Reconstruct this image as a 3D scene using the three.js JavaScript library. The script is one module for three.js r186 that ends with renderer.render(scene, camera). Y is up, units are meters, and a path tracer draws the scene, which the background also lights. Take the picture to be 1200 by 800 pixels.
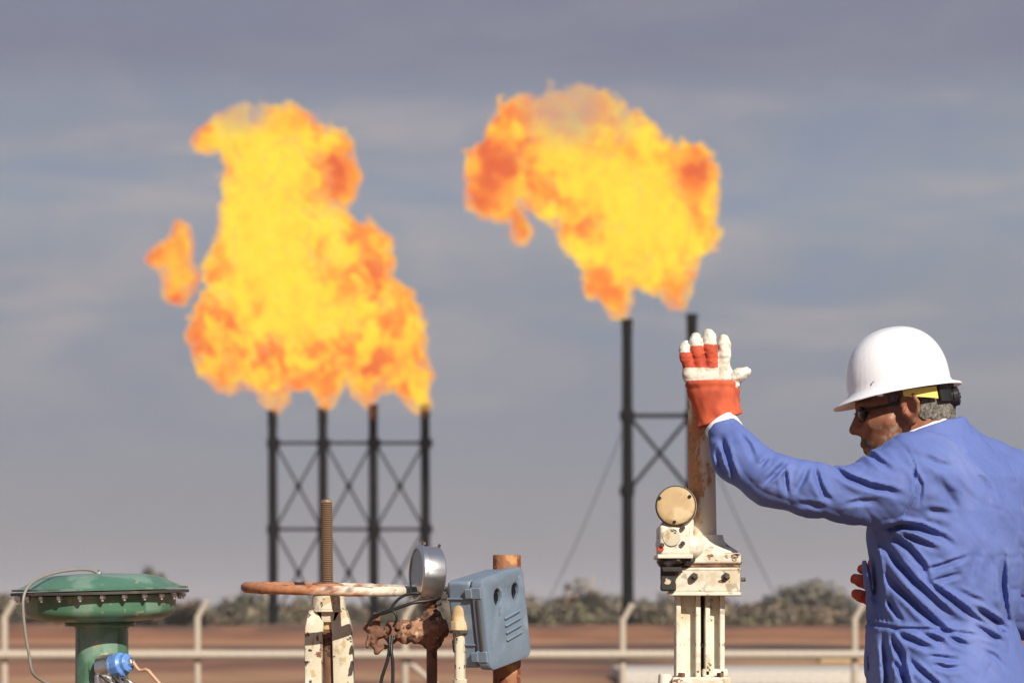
import * as THREE from 'three';
import { RoundedBoxGeometry } from 'three/addons/geometries/RoundedBoxGeometry.js';
import { mergeGeometries, toCreasedNormals } from 'three/addons/utils/BufferGeometryUtils.js';
import { ImprovedNoise } from 'three/addons/math/ImprovedNoise.js';

// ---------------------------------------------------------------- camera, sky, sun, exposure
const H = 1.07, F = 3000;                       // eye height; focal length in pixels of a 1200 x 800 picture whose horizon is at row 720
const scene = new THREE.Scene();
const camera = new THREE.PerspectiveCamera(2 * Math.atan(720 / F) * 180 / Math.PI, 1200 / 1440, 0.1, 6000);
camera.position.set(0, H, 0);
camera.setViewOffset(1200, 1440, 0, 0, 1200, 800);
camera.focus = 5.9; camera.userData.fStop = 4.3;
camera.updateProjectionMatrix();

const SUN = new THREE.Vector3(0.36, 0.52, 0.75).normalize();
const sun = new THREE.DirectionalLight(new THREE.Color(1, 0.93, 0.82), 5);
sun.position.copy(SUN).multiplyScalar(40).add(new THREE.Vector3(0, 0, -8)); sun.target.position.set(0, 0, -8);
sun.castShadow = true; sun.shadow.mapSize.set(2048, 2048);
Object.assign(sun.shadow.camera, { left: -12, right: 12, top: 12, bottom: -12, near: 1, far: 90 });
scene.add(sun, sun.target);

const renderer = new THREE.WebGLRenderer({ antialias: true });
renderer.toneMapping = THREE.LinearToneMapping;
renderer.toneMappingExposure = 1.15;
renderer.shadowMap.enabled = true;
scene.fog = new THREE.FogExp2(new THREE.Color(0.75, 0.72, 0.74), 0.0002);   // thin dusty air

// ---------------------------------------------------------------- noise
const IN = new ImprovedNoise();
const { clamp, lerp, smoothstep } = THREE.MathUtils;
const noise = (x, y, z) => IN.noise(x, y, z);
function fbm(x, y, z, o = 4) { let s = 0, a = 0.5; for (let i = 0; i < o; i++) { s += a * IN.noise(x, y, z); x = x * 2.03 + 17.1; y = y * 2.03 + 5.3; z = z * 2.03 + 9.7; a *= 0.5; } return s; }
function rng(seed) { let s = seed >>> 0; return () => { s = (s + 0x6d2b79f5) | 0; let t = Math.imul(s ^ (s >>> 15), 1 | s); t = (t + Math.imul(t ^ (t >>> 7), 61 | t)) ^ t; return ((t ^ (t >>> 14)) >>> 0) / 4294967296; }; }
const lin = (r, g, b) => [r, g, b].map((c) => { c /= 255; return c <= 0.04045 ? c / 12.92 : ((c + 0.055) / 1.055) ** 2.4; });
const mix3 = (a, b, t) => [lerp(a[0], b[0], t), lerp(a[1], b[1], t), lerp(a[2], b[2], t)];

{ // ---- sky: dull slate overcast-blue air with long thin cloud streaks, the same all the way round
  const W = 2560, Hh = 1280, K = 1 / 1.15, CW = lin(176, 168, 170), CB = lin(128, 143, 170), data = new Float32Array(W * Hh * 4);
  const stops = [[-90, lin(148, 142, 150)], [0, lin(150, 144, 148)], [1.5, lin(148, 146, 151)], [4.5, lin(144, 147, 157)], [7, lin(147, 151, 161)], [9.2, lin(152, 157, 168)], [11, lin(144, 149, 163)], [12.4, lin(131, 134, 152)], [20, lin(128, 134, 156)], [45, lin(120, 128, 156)], [90, lin(112, 122, 154)]];
  for (let j = 0; j < Hh; j++) {
    const e = ((j + 0.5) / Hh - 0.5) * 180;
    let k = 0; while (k < stops.length - 2 && e > stops[k + 1][0]) k++;
    const c0 = mix3(stops[k][1], stops[k + 1][1], smoothstep(e, stops[k][0], stops[k + 1][0]));
    const er = e * Math.PI / 180, y = Math.sin(er), hr = Math.cos(er);
    for (let i = 0; i < W; i++) {
      let c = c0;
      if (e > -1 && e < 50) {
        const a = ((i + 0.5) / W - 0.5) * 2 * Math.PI, x = Math.cos(a) * hr, z = Math.sin(a) * hr;
        const px = x * 10, pz = z * 10, py = y * 58;
        const wv = noise(px * 0.6 + 3, py * 0.5, pz * 0.6) * 1.2;
        const n = fbm(px * 1.3, py + wv, pz * 1.3, 4);
        const n2 = fbm(px * 2.6 + 40, py * 2.4 + wv * 2, pz * 2.6, 3);
        const amt = smoothstep(e, 3, 7.5) * (1 - 0.92 * smoothstep(e, 10.6, 12.2)) * 0.95 + 0.1 * (1 - smoothstep(e, 25, 50));
        const cl = smoothstep(n + 0.35 * n2, -0.12, 0.42), bl = smoothstep(-n - 0.5 * n2, 0.02, 0.5);
        c = mix3(c, CW, cl * 0.62 * amt);
        c = mix3(c, CB, bl * 0.42 * amt);
      }
      const o = (j * W + i) * 4; data[o] = c[0] * K; data[o + 1] = c[1] * K; data[o + 2] = c[2] * K; data[o + 3] = 1;
    }
  }
  const sky = new THREE.DataTexture(data, W, Hh, THREE.RGBAFormat, THREE.FloatType);
  sky.mapping = THREE.EquirectangularReflectionMapping; sky.magFilter = THREE.LinearFilter; sky.needsUpdate = true;
  scene.background = sky; scene.environment = sky;
}

// ---------------------------------------------------------------- helpers
const V = (x, y, z) => new THREE.Vector3(x, y, z);
const P = (px, py, d) => V((px - 600) / F * d, H - (py - 720) / F * d, -d);   // where a point of the photograph lies at that distance
const origin = new Map();
const used = new Map();
const numbered = (n) => { const k = used.get(n) || 0; used.set(n, k + 1); return k ? `${n}_${String(k).padStart(3, '0')}` : n; };
function tag(o, label, category, group) { Object.assign(o.userData, { label, category }); if (group) o.userData.group = group; return o; }
function thing(name, label, category, at, group) {
  const g = new THREE.Group(); g.name = numbered(name); g.position.copy(at); origin.set(g, at.clone()); scene.add(g);
  return tag(g, label, category, group);
}
const crease = (g, a = 0.7) => toCreasedNormals(g, a);
function part(name, geo, material, parent) {            // geometry comes in world coordinates
  const list = Array.isArray(geo) ? geo : [geo];
  let g = list.length > 1 ? mergeGeometries(list.map((x) => { x = x.index ? x.toNonIndexed() : x; for (const k of Object.keys(x.attributes)) if (!['position', 'normal', 'uv', 'color'].includes(k)) x.deleteAttribute(k); return x; })) : list[0];
  let p = parent; while (p && !origin.has(p)) p = p.parent;
  if (p) { const o = origin.get(p); g = g.clone().translate(-o.x, -o.y, -o.z); }
  const m = new THREE.Mesh(g, material); m.name = name; m.castShadow = m.receiveShadow = true;
  (parent || scene).add(m);
  return m;
}
function structure(name, geo, material) { const m = part(name, geo, material, null); m.name = numbered(name); m.userData.kind = 'structure'; return m; }
function metreUV(g, s = 1) {                            // box-projected uv, s repeats per metre
  if (g.index) g = g.toNonIndexed();
  const p = g.attributes.position, n = g.attributes.normal, uv = new Float32Array(p.count * 2);
  for (let i = 0; i < p.count; i += 3) {
    let ax = 0, ay = 0, az = 0; for (let k = 0; k < 3; k++) { ax += Math.abs(n.getX(i + k)); ay += Math.abs(n.getY(i + k)); az += Math.abs(n.getZ(i + k)); }
    for (let k = i; k < i + 3; k++) {
      const x = p.getX(k), y = p.getY(k), z = p.getZ(k);
      const [u, v] = ax > ay && ax > az ? [z, y] : ay > az ? [x, z] : [x, y];
      uv[k * 2] = u * s; uv[k * 2 + 1] = v * s;
    }
  }
  g.setAttribute('uv', new THREE.BufferAttribute(uv, 2));
  return g;
}
const UP = V(0, 1, 0);
const turnTo = (dir, from = UP) => new THREE.Quaternion().setFromUnitVectors(from, dir.clone().normalize());
function lathe(pts, base, dir = UP, seg = 40, cr = 0.6) {   // pts: [radius, height along dir]
  let g = new THREE.LatheGeometry(pts.map(([r, h]) => new THREE.Vector2(Math.max(r, 1e-5), h)), seg);
  g = crease(g, cr); g.applyQuaternion(turnTo(dir)); g.translate(base.x, base.y, base.z);
  return metreUV(g, 4);
}
function rod(a, b, r, r2 = r, seg = 24, ch = Math.min(r, r2) * 0.12) {
  const d = b.clone().sub(a), L = d.length();
  return lathe([[0, 0], [r - ch, 0], [r, ch], [r2, L - ch], [r2 - ch, L], [0, L]], a, d, seg);
}
function box(c, size, q = null, rad = 0.004, seg = 2) {
  const g = new RoundedBoxGeometry(size.x, size.y, size.z, seg, Math.min(rad, size.x / 2.01, size.y / 2.01, size.z / 2.01));
  if (q) g.applyQuaternion(q); g.translate(c.x, c.y, c.z);
  return metreUV(g, 4);
}
function tube(pts, r, seg = 40, rs = 8) { return metreUV(new THREE.TubeGeometry(new THREE.CatmullRomCurve3(pts), seg, r, rs), 4); }
function hexBolt(c, dir, r, h) { const d = dir.clone().normalize(); const g = lathe([[0, 0], [r, 0], [r, h * 0.8], [r * 0.8, h], [0, h]], c, d, 6, 0.3); return g; }
function paintVerts(g, fn) {
  const p = g.attributes.position, c = new Float32Array(p.count * 3);
  for (let i = 0; i < p.count; i++) { const k = fn(p.getX(i), p.getY(i), p.getZ(i)); c[i * 3] = k[0]; c[i * 3 + 1] = k[1]; c[i * 3 + 2] = k[2]; }
  g.setAttribute('color', new THREE.BufferAttribute(c, 3)); return g;
}

// ---- distance fields and their meshing (naive surface nets, blocks far from the surface skipped)
const smin = (a, b, k) => { const h = Math.max(k - Math.abs(a - b), 0) / k; return Math.min(a, b) - h * h * k * 0.25; };
const smax = (a, b, k) => -smin(-a, -b, k);
function cone(x, y, z, a, b, ra, rb) {
  const bx = b.x - a.x, by = b.y - a.y, bz = b.z - a.z, px = x - a.x, py = y - a.y, pz = z - a.z;
  const t = clamp((px * bx + py * by + pz * bz) / (bx * bx + by * by + bz * bz + 1e-12), 0, 1);
  const dx = px - bx * t, dy = py - by * t, dz = pz - bz * t;
  return Math.sqrt(dx * dx + dy * dy + dz * dz) - lerp(ra, rb, t);
}
function ell(x, y, z, c, r) {
  const ax = (x - c[0]) / r[0], ay = (y - c[1]) / r[1], az = (z - c[2]) / r[2], k0 = Math.sqrt(ax * ax + ay * ay + az * az);
  const bx = ax / r[0], by = ay / r[1], bz = az / r[2], k1 = Math.sqrt(bx * bx + by * by + bz * bz);
  return k1 < 1e-9 ? -Math.min(...r) : k0 * (k0 - 1) / k1;
}
function nets(field, lo, hi, cell, margin, color, keep = null) {     // keep: a filled grid to use again, with an offset
  const nx = Math.ceil((hi[0] - lo[0]) / cell) + 1, ny = Math.ceil((hi[1] - lo[1]) / cell) + 1, nz = Math.ceil((hi[2] - lo[2]) / cell) + 1;
  const val = keep?.val ? keep.val.map((x) => x + keep.shift) : new Float32Array(nx * ny * nz).fill(1), B = 6, half = B * cell * 0.87, sx = 1, sy = nx, sz = nx * ny;
  if (!keep?.val) for (let bz = 0; bz < nz; bz += B) for (let by = 0; by < ny; by += B) for (let bx = 0; bx < nx; bx += B) {
    const d = field(lo[0] + (bx + B / 2) * cell, lo[1] + (by + B / 2) * cell, lo[2] + (bz + B / 2) * cell);
    const far = Math.abs(d) > half * 1.15 + margin;
    for (let k = bz; k < Math.min(bz + B, nz); k++) for (let j = by; j < Math.min(by + B, ny); j++) for (let i = bx; i < Math.min(bx + B, nx); i++) {
      const edge = i === 0 || j === 0 || k === 0 || i === nx - 1 || j === ny - 1 || k === nz - 1;
      val[i + j * sy + k * sz] = edge ? 1e3 : far ? Math.sign(d) * 1e3 : field(lo[0] + i * cell, lo[1] + j * cell, lo[2] + k * cell);
    }
  }
  if (keep && !keep.val) { keep.val = val.slice(); for (let i = 0; i < val.length; i++) val[i] += keep.shift; }
  const id = new Int32Array(nx * ny * nz).fill(-1), pos = [], idx = [];
  const E = [[0, 1], [2, 3], [4, 5], [6, 7], [0, 2], [1, 3], [4, 6], [5, 7], [0, 4], [1, 5], [2, 6], [3, 7]], off = [0, sx, sy, sx + sy, sz, sx + sz, sy + sz, sx + sy + sz], v = new Float32Array(8);
  for (let k = 0; k < nz - 1; k++) for (let j = 0; j < ny - 1; j++) for (let i = 0; i < nx - 1; i++) {
    const at = i + j * sy + k * sz; let neg = 0;
    for (let c = 0; c < 8; c++) { v[c] = val[at + off[c]]; if (v[c] < 0) neg++; }
    if (neg === 0 || neg === 8) continue;
    let x = 0, y = 0, z = 0, n = 0;
    for (const [a, b] of E) if ((v[a] < 0) !== (v[b] < 0)) {
      const t = v[a] / (v[a] - v[b]);
      x += lerp(a & 1, b & 1, t); y += lerp((a >> 1) & 1, (b >> 1) & 1, t); z += lerp(a >> 2, b >> 2, t); n++;
    }
    id[at] = pos.length / 3; pos.push(lo[0] + (i + x / n) * cell, lo[1] + (j + y / n) * cell, lo[2] + (k + z / n) * cell);
  }
  const S = [sx, sy, sz];
  for (let k = 1; k < nz - 1; k++) for (let j = 1; j < ny - 1; j++) for (let i = 1; i < nx - 1; i++) {
    const at = i + j * sy + k * sz, s0 = val[at] < 0;
    for (let a = 0; a < 3; a++) {
      if (s0 === (val[at + S[a]] < 0)) continue;
      const b = S[(a + 1) % 3], c = S[(a + 2) % 3];
      const q = [id[at - b - c], id[at - c], id[at], id[at - b]];
      if (q[0] < 0 || q[1] < 0 || q[2] < 0 || q[3] < 0) continue;
      if (s0) idx.push(q[0], q[1], q[2], q[0], q[2], q[3]); else idx.push(q[0], q[2], q[1], q[0], q[3], q[2]);
    }
  }
  const g = new THREE.BufferGeometry();
  g.setAttribute('position', new THREE.BufferAttribute(new Float32Array(pos), 3)); g.setIndex(idx); g.computeVertexNormals();
  if (color) {
    const cs = [], nr = g.attributes.normal; let w = 3;
    for (let i = 0; i < pos.length / 3; i++) { const c = color(pos[i * 3], pos[i * 3 + 1], pos[i * 3 + 2], nr.getX(i), nr.getY(i), nr.getZ(i)); w = c.length; cs.push(...c); }
    g.setAttribute('color', new THREE.BufferAttribute(new Float32Array(cs), w));
  }
  return g;
}

// ---- tileable textures for paint, rust and steel
function tnoise(seed, n) {                              // periodic value noise with n cells per tile
  const r = rng(seed), t = new Float32Array(n * n).map(() => r() * 2 - 1);
  return (u, v) => { let x = u * n, y = v * n; const i = Math.floor(x), j = Math.floor(y); x -= i; y -= j; x = x * x * (3 - 2 * x); y = y * y * (3 - 2 * y);
    const g = (a, b) => t[((a % n) + n) % n + (((b % n) + n) % n) * n]; return lerp(lerp(g(i, j), g(i + 1, j), x), lerp(g(i, j + 1), g(i + 1, j + 1), x), y); };
}
function tfbm(seed, n, o) { const l = []; for (let i = 0; i < o; i++) l.push(tnoise(seed + i * 77, n << i)); return (u, v) => { let s = 0, a = 0.55; for (const f of l) { s += a * f(u, v); a *= 0.55; } return s; }; }
function surface(seed, base, layers, { grain = 0.08, rough = 0.6, metal = 0, bump = 0.0012, size = 320, coat = 0 } = {}) {
  const N = size, col = new Uint8Array(N * N * 4), hgt = new Uint8Array(N * N * 4), g1 = tfbm(seed, 8, 6), g2 = tnoise(seed + 9, 256), ls = layers.map((l, i) => ({ ...l, f: tfbm(seed + 31 * (i + 1), l.n, l.o || 5) }));
  const enc = (c) => 255 * (c <= 0.0031308 ? 12.92 * c : 1.055 * Math.pow(c, 1 / 2.4) - 0.055);
  for (let j = 0; j < N; j++) for (let i = 0; i < N; i++) {
    const u = i / N, v = j / N, gr = 1 + grain * (g1(u, v) * 1.4 + g2(u, v) * 0.6); let c = base.map((x) => x * gr), h = 0.6 + 0.12 * g1(u, v) + 0.05 * g2(u, v), ro = rough;
    for (const l of ls) { const m = smoothstep(l.f(u * (l.su || 1), v), l.at, l.at + (l.soft || 0.12)); c = mix3(c, l.c.map((x) => x * gr), m * (l.a ?? 1)); h += m * (l.h || 0); ro = lerp(ro, l.rough ?? ro, m); }
    const o = (j * N + i) * 4; for (let k = 0; k < 3; k++) col[o + k] = clamp(enc(clamp(c[k], 0, 1)), 0, 255);
    hgt[o] = clamp(h, 0, 1) * 255; hgt[o + 1] = clamp(ro, 0, 1) * 255; hgt[o + 2] = 0; col[o + 3] = hgt[o + 3] = 255;
  }
  const tex = (d, srgb) => { const t = new THREE.DataTexture(d, N, N); t.wrapS = t.wrapT = THREE.RepeatWrapping; t.magFilter = THREE.LinearFilter; if (srgb) t.colorSpace = THREE.SRGBColorSpace; t.needsUpdate = true; return t; };
  const ht = tex(hgt, false);
  return new THREE.MeshPhysicalMaterial({ map: tex(col, true), bumpMap: ht, bumpScale: bump, roughnessMap: ht, roughness: 1, metalness: metal, clearcoat: coat, clearcoatRoughness: 0.3 });
}
const RUST = [0.20, 0.092, 0.055], RUSTD = [0.065, 0.034, 0.025], RUSTL = [0.36, 0.19, 0.11], GRIME = [0.035, 0.028, 0.022];
const M = {
  green: surface(11, [0.075, 0.185, 0.115], [{ c: [0.08, 0.09, 0.06], n: 3, su: 6, at: 0.3, soft: 0.4, a: 0.6 }, { c: [0.19, 0.30, 0.225], n: 4, at: -0.15, soft: 0.5, a: 0.8 }, { c: [0.26, 0.27, 0.18], n: 10, at: 0.5, soft: 0.2, h: -0.1 }, { c: RUSTD, n: 14, at: 0.68, h: -0.2 }], { rough: 0.38, coat: 0.25 }),
  cream: surface(21, [0.60, 0.54, 0.40], [{ c: [0.74, 0.71, 0.60], n: 4, at: 0.05, soft: 0.4 }, { c: [0.42, 0.27, 0.13], n: 3, su: 7, at: 0.22, soft: 0.35, a: 0.75 }, { c: [0.46, 0.32, 0.16], n: 7, at: 0.30, soft: 0.25, a: 0.8 }, { c: RUST, n: 11, at: 0.47, soft: 0.1, h: -0.2, rough: 0.9 }, { c: GRIME, n: 18, at: 0.52, soft: 0.08, h: -0.1 }], { rough: 0.5 }),
  white: surface(23, [0.70, 0.66, 0.54], [{ c: [0.52, 0.43, 0.27], n: 5, at: 0.12, soft: 0.35, a: 0.8 }, { c: [0.40, 0.24, 0.11], n: 3, su: 8, at: 0.26, soft: 0.3, a: 0.75 }, { c: [0.24, 0.19, 0.14], n: 10, at: 0.36, soft: 0.2, a: 0.6 }, { c: RUST, n: 12, at: 0.54, soft: 0.08, h: -0.2 }, { c: GRIME, n: 9, at: 0.55, soft: 0.08 }], { rough: 0.48 }),
  tan: surface(25, [0.52, 0.37, 0.19], [{ c: [0.62, 0.48, 0.28], n: 5, at: 0.05, soft: 0.4 }, { c: [0.30, 0.19, 0.09], n: 9, at: 0.32, soft: 0.3, a: 0.7 }], { rough: 0.6 }),
  rust: surface(31, RUST, [{ c: RUSTL, n: 6, at: 0.08, soft: 0.3, h: 0.15 }, { c: RUSTD, n: 8, at: 0.12, soft: 0.25, h: -0.2 }, { c: [0.55, 0.42, 0.28], n: 16, at: 0.45, soft: 0.2 }], { rough: 0.85, grain: 0.25, bump: 0.003 }),
  rustDark: surface(33, [0.15, 0.068, 0.04], [{ c: RUST, n: 6, at: 0.15, soft: 0.3, h: 0.1 }, { c: [0.04, 0.02, 0.015], n: 9, at: 0.2, soft: 0.2, h: -0.2 }], { rough: 0.8, grain: 0.25, bump: 0.003 }),
  rustHot: surface(35, [0.26, 0.11, 0.05], [{ c: [0.42, 0.21, 0.085], n: 10, at: 0.1, soft: 0.25 }, { c: [0.17, 0.045, 0.02], n: 12, at: 0.2, soft: 0.1, h: -0.2 }], { rough: 0.8, grain: 0.2, bump: 0.003 }),
  stemSteel: surface(37, [0.22, 0.14, 0.085], [{ c: [0.34, 0.24, 0.15], n: 10, at: 0.0, soft: 0.4 }, { c: RUSTD, n: 12, at: 0.3, soft: 0.3 }], { rough: 0.55, metal: 0.35 }),
  blueGrey: surface(41, [0.165, 0.215, 0.275], [{ c: [0.23, 0.28, 0.335], n: 5, at: 0.05, soft: 0.5 }, { c: [0.085, 0.105, 0.13], n: 9, at: 0.42, soft: 0.25, a: 0.6 }, { c: [0.36, 0.40, 0.42], n: 40, at: 0.62, soft: 0.08, a: 0.6 }], { rough: 0.42, bump: 0.0006 }),
  steel: surface(51, [0.62, 0.61, 0.59], [{ c: [0.45, 0.43, 0.40], n: 9, at: 0.35, soft: 0.3, a: 0.6 }], { rough: 0.33, metal: 0.95, bump: 0.0004, grain: 0.04 }),
  darkSteel: surface(53, [0.055, 0.048, 0.045], [{ c: [0.12, 0.085, 0.06], n: 9, at: 0.25, soft: 0.3 }], { rough: 0.6, metal: 0.2 }),
  grease: surface(55, [0.028, 0.022, 0.02], [{ c: [0.10, 0.055, 0.03], n: 9, at: 0.3, soft: 0.2 }, { c: [0.55, 0.47, 0.34], n: 7, at: 0.5, soft: 0.06 }], { rough: 0.55, bump: 0.004 }),
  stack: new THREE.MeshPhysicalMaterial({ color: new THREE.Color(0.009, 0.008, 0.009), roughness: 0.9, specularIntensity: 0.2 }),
  fence: surface(61, [0.42, 0.365, 0.295], [{ c: [0.50, 0.40, 0.28], n: 6, at: 0.25, soft: 0.4 }], { rough: 0.6 }),
  concrete: surface(63, [0.52, 0.48, 0.42], [{ c: [0.42, 0.34, 0.25], n: 5, at: 0.25, soft: 0.4 }], { rough: 0.9 }),
  bluePlastic: new THREE.MeshPhysicalMaterial({ color: new THREE.Color(0.12, 0.27, 0.62), roughness: 0.35 }),
  black: new THREE.MeshPhysicalMaterial({ color: new THREE.Color(0.014, 0.013, 0.013), roughness: 0.45 }),
  glass: new THREE.MeshPhysicalMaterial({ color: new THREE.Color(0.008, 0.008, 0.009), roughness: 0.12, specularIntensity: 0.6 }),
  dial: new THREE.MeshStandardMaterial({ color: new THREE.Color(0.22, 0.22, 0.23), roughness: 0.4 }),
  hoseGrey: new THREE.MeshPhysicalMaterial({ color: new THREE.Color(0.24, 0.22, 0.19), roughness: 0.45 }),
  tanTube: new THREE.MeshPhysicalMaterial({ color: new THREE.Color(0.50, 0.32, 0.20), roughness: 0.5 }),
  hatWhite: new THREE.MeshPhysicalMaterial({ color: new THREE.Color(0.86, 0.86, 0.87), roughness: 0.28, clearcoat: 0.4, clearcoatRoughness: 0.2 }),
  hatInner: new THREE.MeshStandardMaterial({ color: new THREE.Color(0.30, 0.29, 0.27), roughness: 0.7 }),
  yellow: new THREE.MeshStandardMaterial({ color: new THREE.Color(0.78, 0.62, 0.12), roughness: 0.6 }),
  strapGrey: new THREE.MeshStandardMaterial({ color: new THREE.Color(0.23, 0.20, 0.17), roughness: 0.8 }),
  shirt: new THREE.MeshPhysicalMaterial({ color: new THREE.Color(0.80, 0.80, 0.80), roughness: 0.9, sheen: 0.2 }),
  cloth: new THREE.MeshPhysicalMaterial({ vertexColors: true, roughness: 0.82, sheen: 0.15, sheenRoughness: 0.5, sheenColor: new THREE.Color(0.45, 0.5, 0.8) }),
  leather: new THREE.MeshStandardMaterial({ vertexColors: true, roughness: 0.8 }),
  skin: new THREE.MeshPhysicalMaterial({ vertexColors: true, roughness: 0.48, specularIntensity: 0.7 }),
  hair: new THREE.MeshStandardMaterial({ vertexColors: true, roughness: 0.9 }),
  boot: new THREE.MeshStandardMaterial({ color: new THREE.Color(0.05, 0.035, 0.025), roughness: 0.6 }),
  worn: new THREE.MeshPhysicalMaterial({ vertexColors: true, roughness: 0.62 }),
  soil: new THREE.MeshStandardMaterial({ vertexColors: true, roughness: 1 }),
  bark: new THREE.MeshStandardMaterial({ color: new THREE.Color(0.12, 0.085, 0.06), roughness: 1 }),
  leafGrey: new THREE.MeshStandardMaterial({ vertexColors: true, roughness: 0.9, side: THREE.DoubleSide }),
};
// ---------------------------------------------------------------- ground, bank, fence, scrub
const soilAt = (x, z) => {
  const n = fbm(x * 0.035, 3.3, z * 0.02, 5), n2 = fbm(x * 0.16, 8.1, z * 0.06, 5), n3 = noise(x * 1.7, 1.5, z * 0.9), band = fbm(x * 0.006 + 2, 5.7, z * 0.06, 4);
  let c = mix3([0.085, 0.034, 0.02], [0.27, 0.12, 0.056], smoothstep(n + 0.7 * n2, -0.16, 0.18));
  c = mix3(c, [0.36, 0.20, 0.10], smoothstep(band + 0.5 * n2, 0.02, 0.24) * 0.9);
  c = mix3(c, [0.045, 0.026, 0.02], smoothstep(-band - 0.6 * n2, 0.02, 0.22) * 0.95);
  const zz = -z + 14 * noise(x * 0.05, 2.2, z * 0.01) + 7 * noise(x * 0.21, 6.2, z * 0.03);       // worked strips of soil along the fence line
  const strip = (a, b, col, k) => { const e = (b - a) * 0.18; c = mix3(c, col, k * smoothstep(zz, a - e, a + e) * (1 - smoothstep(zz, b - e, b + e)) * clamp(0.65 + 1.6 * n2 + 0.9 * n, 0, 1)); };
  if (z < -36) { strip(128, 240, [0.10, 0.062, 0.042], 0.85); strip(92, 118, [0.36, 0.165, 0.075], 0.9); strip(72, 84, [0.12, 0.058, 0.036], 0.8); strip(56, 66, [0.42, 0.25, 0.125], 0.9); strip(38, 51, [0.22, 0.088, 0.048], 0.85); }
  const soot = Math.max(1 - Math.hypot((x + 12) / 22, (z + 188) / 32), 1 - Math.hypot((x - 9.5) / 16, (z + 170) / 26));
  c = mix3(c, [0.032, 0.024, 0.022], smoothstep(soot + 0.5 * n2, 0.0, 0.5));
  const k = 1 + 0.22 * n3; return c.map((v) => v * k);
};
function sheet(xs, zs, yAt, cAt) {
  const p = [], c = [], id = [];
  for (const z of zs) for (const x of xs) { p.push(x, yAt(x, z), z); c.push(...cAt(x, z)); }
  const w = xs.length;
  for (let j = 0; j < zs.length - 1; j++) for (let i = 0; i < w - 1; i++) { const a = j * w + i; id.push(a, a + 1, a + w, a + 1, a + w + 1, a + w); }
  const g = new THREE.BufferGeometry(); g.setAttribute('position', new THREE.BufferAttribute(new Float32Array(p), 3)); g.setAttribute('color', new THREE.BufferAttribute(new Float32Array(c), 3));
  g.setIndex(id); g.computeVertexNormals();
  const nr = g.attributes.normal; if (nr.getY(0) < 0) { g.setIndex(id.map((_, i) => id[i - i % 3 + 2 - i % 3])); g.computeVertexNormals(); }
  return g;
}
{
  const xs = [], zs = [];
  for (const x of [-3000, -1500, -800, -400, -200, -120, -80]) xs.push(x);
  for (let x = -60; x <= 60; x += 0.5) xs.push(x);
  for (const x of [80, 120, 200, 400, 800, 1500, 3000]) xs.push(x);
  for (let z = 20; z > -34; z -= 3) zs.push(z);
  for (let z = -34; z > -150; z -= 0.8) zs.push(z);
  for (let z = -150; z > -420; z -= 5) zs.push(z);
  for (const z of [-420, -500, -700, -1000, -1600, -2400, -3600]) zs.push(z);
  structure('ground', sheet(xs, zs, (x, z) => (z < -38 && z > -400 ? 0.05 * fbm(x * 0.4, 2.2, z * 0.3, 3) + 0.06 * fbm(x * 0.05, 4.2, z * 0.05, 3) : 0), soilAt), M.soil);
}
function bank(name, z0, depth, x0, x1, h, seed, tint) {       // a low ridge of heaped soil
  const xs = [], zs = []; for (let x = x0; x <= x1; x += 0.5) xs.push(x); for (let i = 0; i <= 16; i++) zs.push(z0 + depth / 2 - depth * i / 16);
  structure(name, sheet(xs, zs, (x, z) => {
    const t = Math.abs(z - z0) / (depth / 2), e = smoothstep(x, x0, x0 + 6) * (1 - smoothstep(x, x1 - 6, x1));
    return -0.15 + e * (h * (0.75 + 0.9 * fbm(x * 0.12, seed, 0, 4)) + 0.15) * (1 - t * t) + 0.07 * fbm(x * 0.9, seed, z * 0.9, 3);
  }, (x, z) => mix3(soilAt(x * 1.3 + seed * 10, z * 2), tint, 0.55)), M.soil);
}
bank('earth_bank', -116, 7, -60, 60, 0.42, 1.7, [0.30, 0.12, 0.055]);
bank('earth_bank', -150, 9, -70, 70, 0.62, 4.2, [0.17, 0.085, 0.05]);
bank('earth_bank', -74, 3.4, -46, -4, 0.16, 7.9, [0.42, 0.24, 0.12]);
bank('earth_bank', -62, 3.0, 5.2, 40, 0.22, 9.3, [0.15, 0.08, 0.05]);
{
  const g = box(V(4.7, 0.06, -41.6), V(6.0, 0.28, 4.2), null, 0.03);
  structure('concrete_slab', g, M.concrete);
  const b = box(V(7.6, 0.11, -58.2), V(1.25, 0.24, 0.5), null, 0.03);
  tag(part('concrete_block', b, M.tan, scene), 'low sand coloured block lying behind the fence just left of the man', 'concrete block');
}
{ // pipe fence with cranked post tops
  const d = 36, f = thing('pipe_fence', 'long cream pipe fence with cranked post tops across the yard', 'fence', V(0, 0, -d));
  const r = P(600, 767, d).y;
  part('rail', rod(V(-16, r, -d), V(16, r, -d), 0.062), M.fence, f);
  for (const [px, yb] of [[-245, 722], [3, 722], [230, 722], [474, 722], [730, 726], [1003, 724], [1262, 722]]) {
    const a = P(px, yb, d), top = P(px + 12, yb - 19, d); top.z += 0.12;
    part('post', [rod(V(a.x, 0, -d - 0.1), V(a.x, a.y, -d - 0.1), 0.047), rod(V(a.x, a.y - 0.02, -d - 0.1), V(top.x, top.y, -d - 0.1), 0.043)], M.fence, f);
  }
  part('brace', rod(V(P(474, 0, d).x, r - 0.05, -d - 0.1), V(P(474, 0, d).x + 0.52, 0, -d - 0.1), 0.04), M.fence, f);
}
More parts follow.
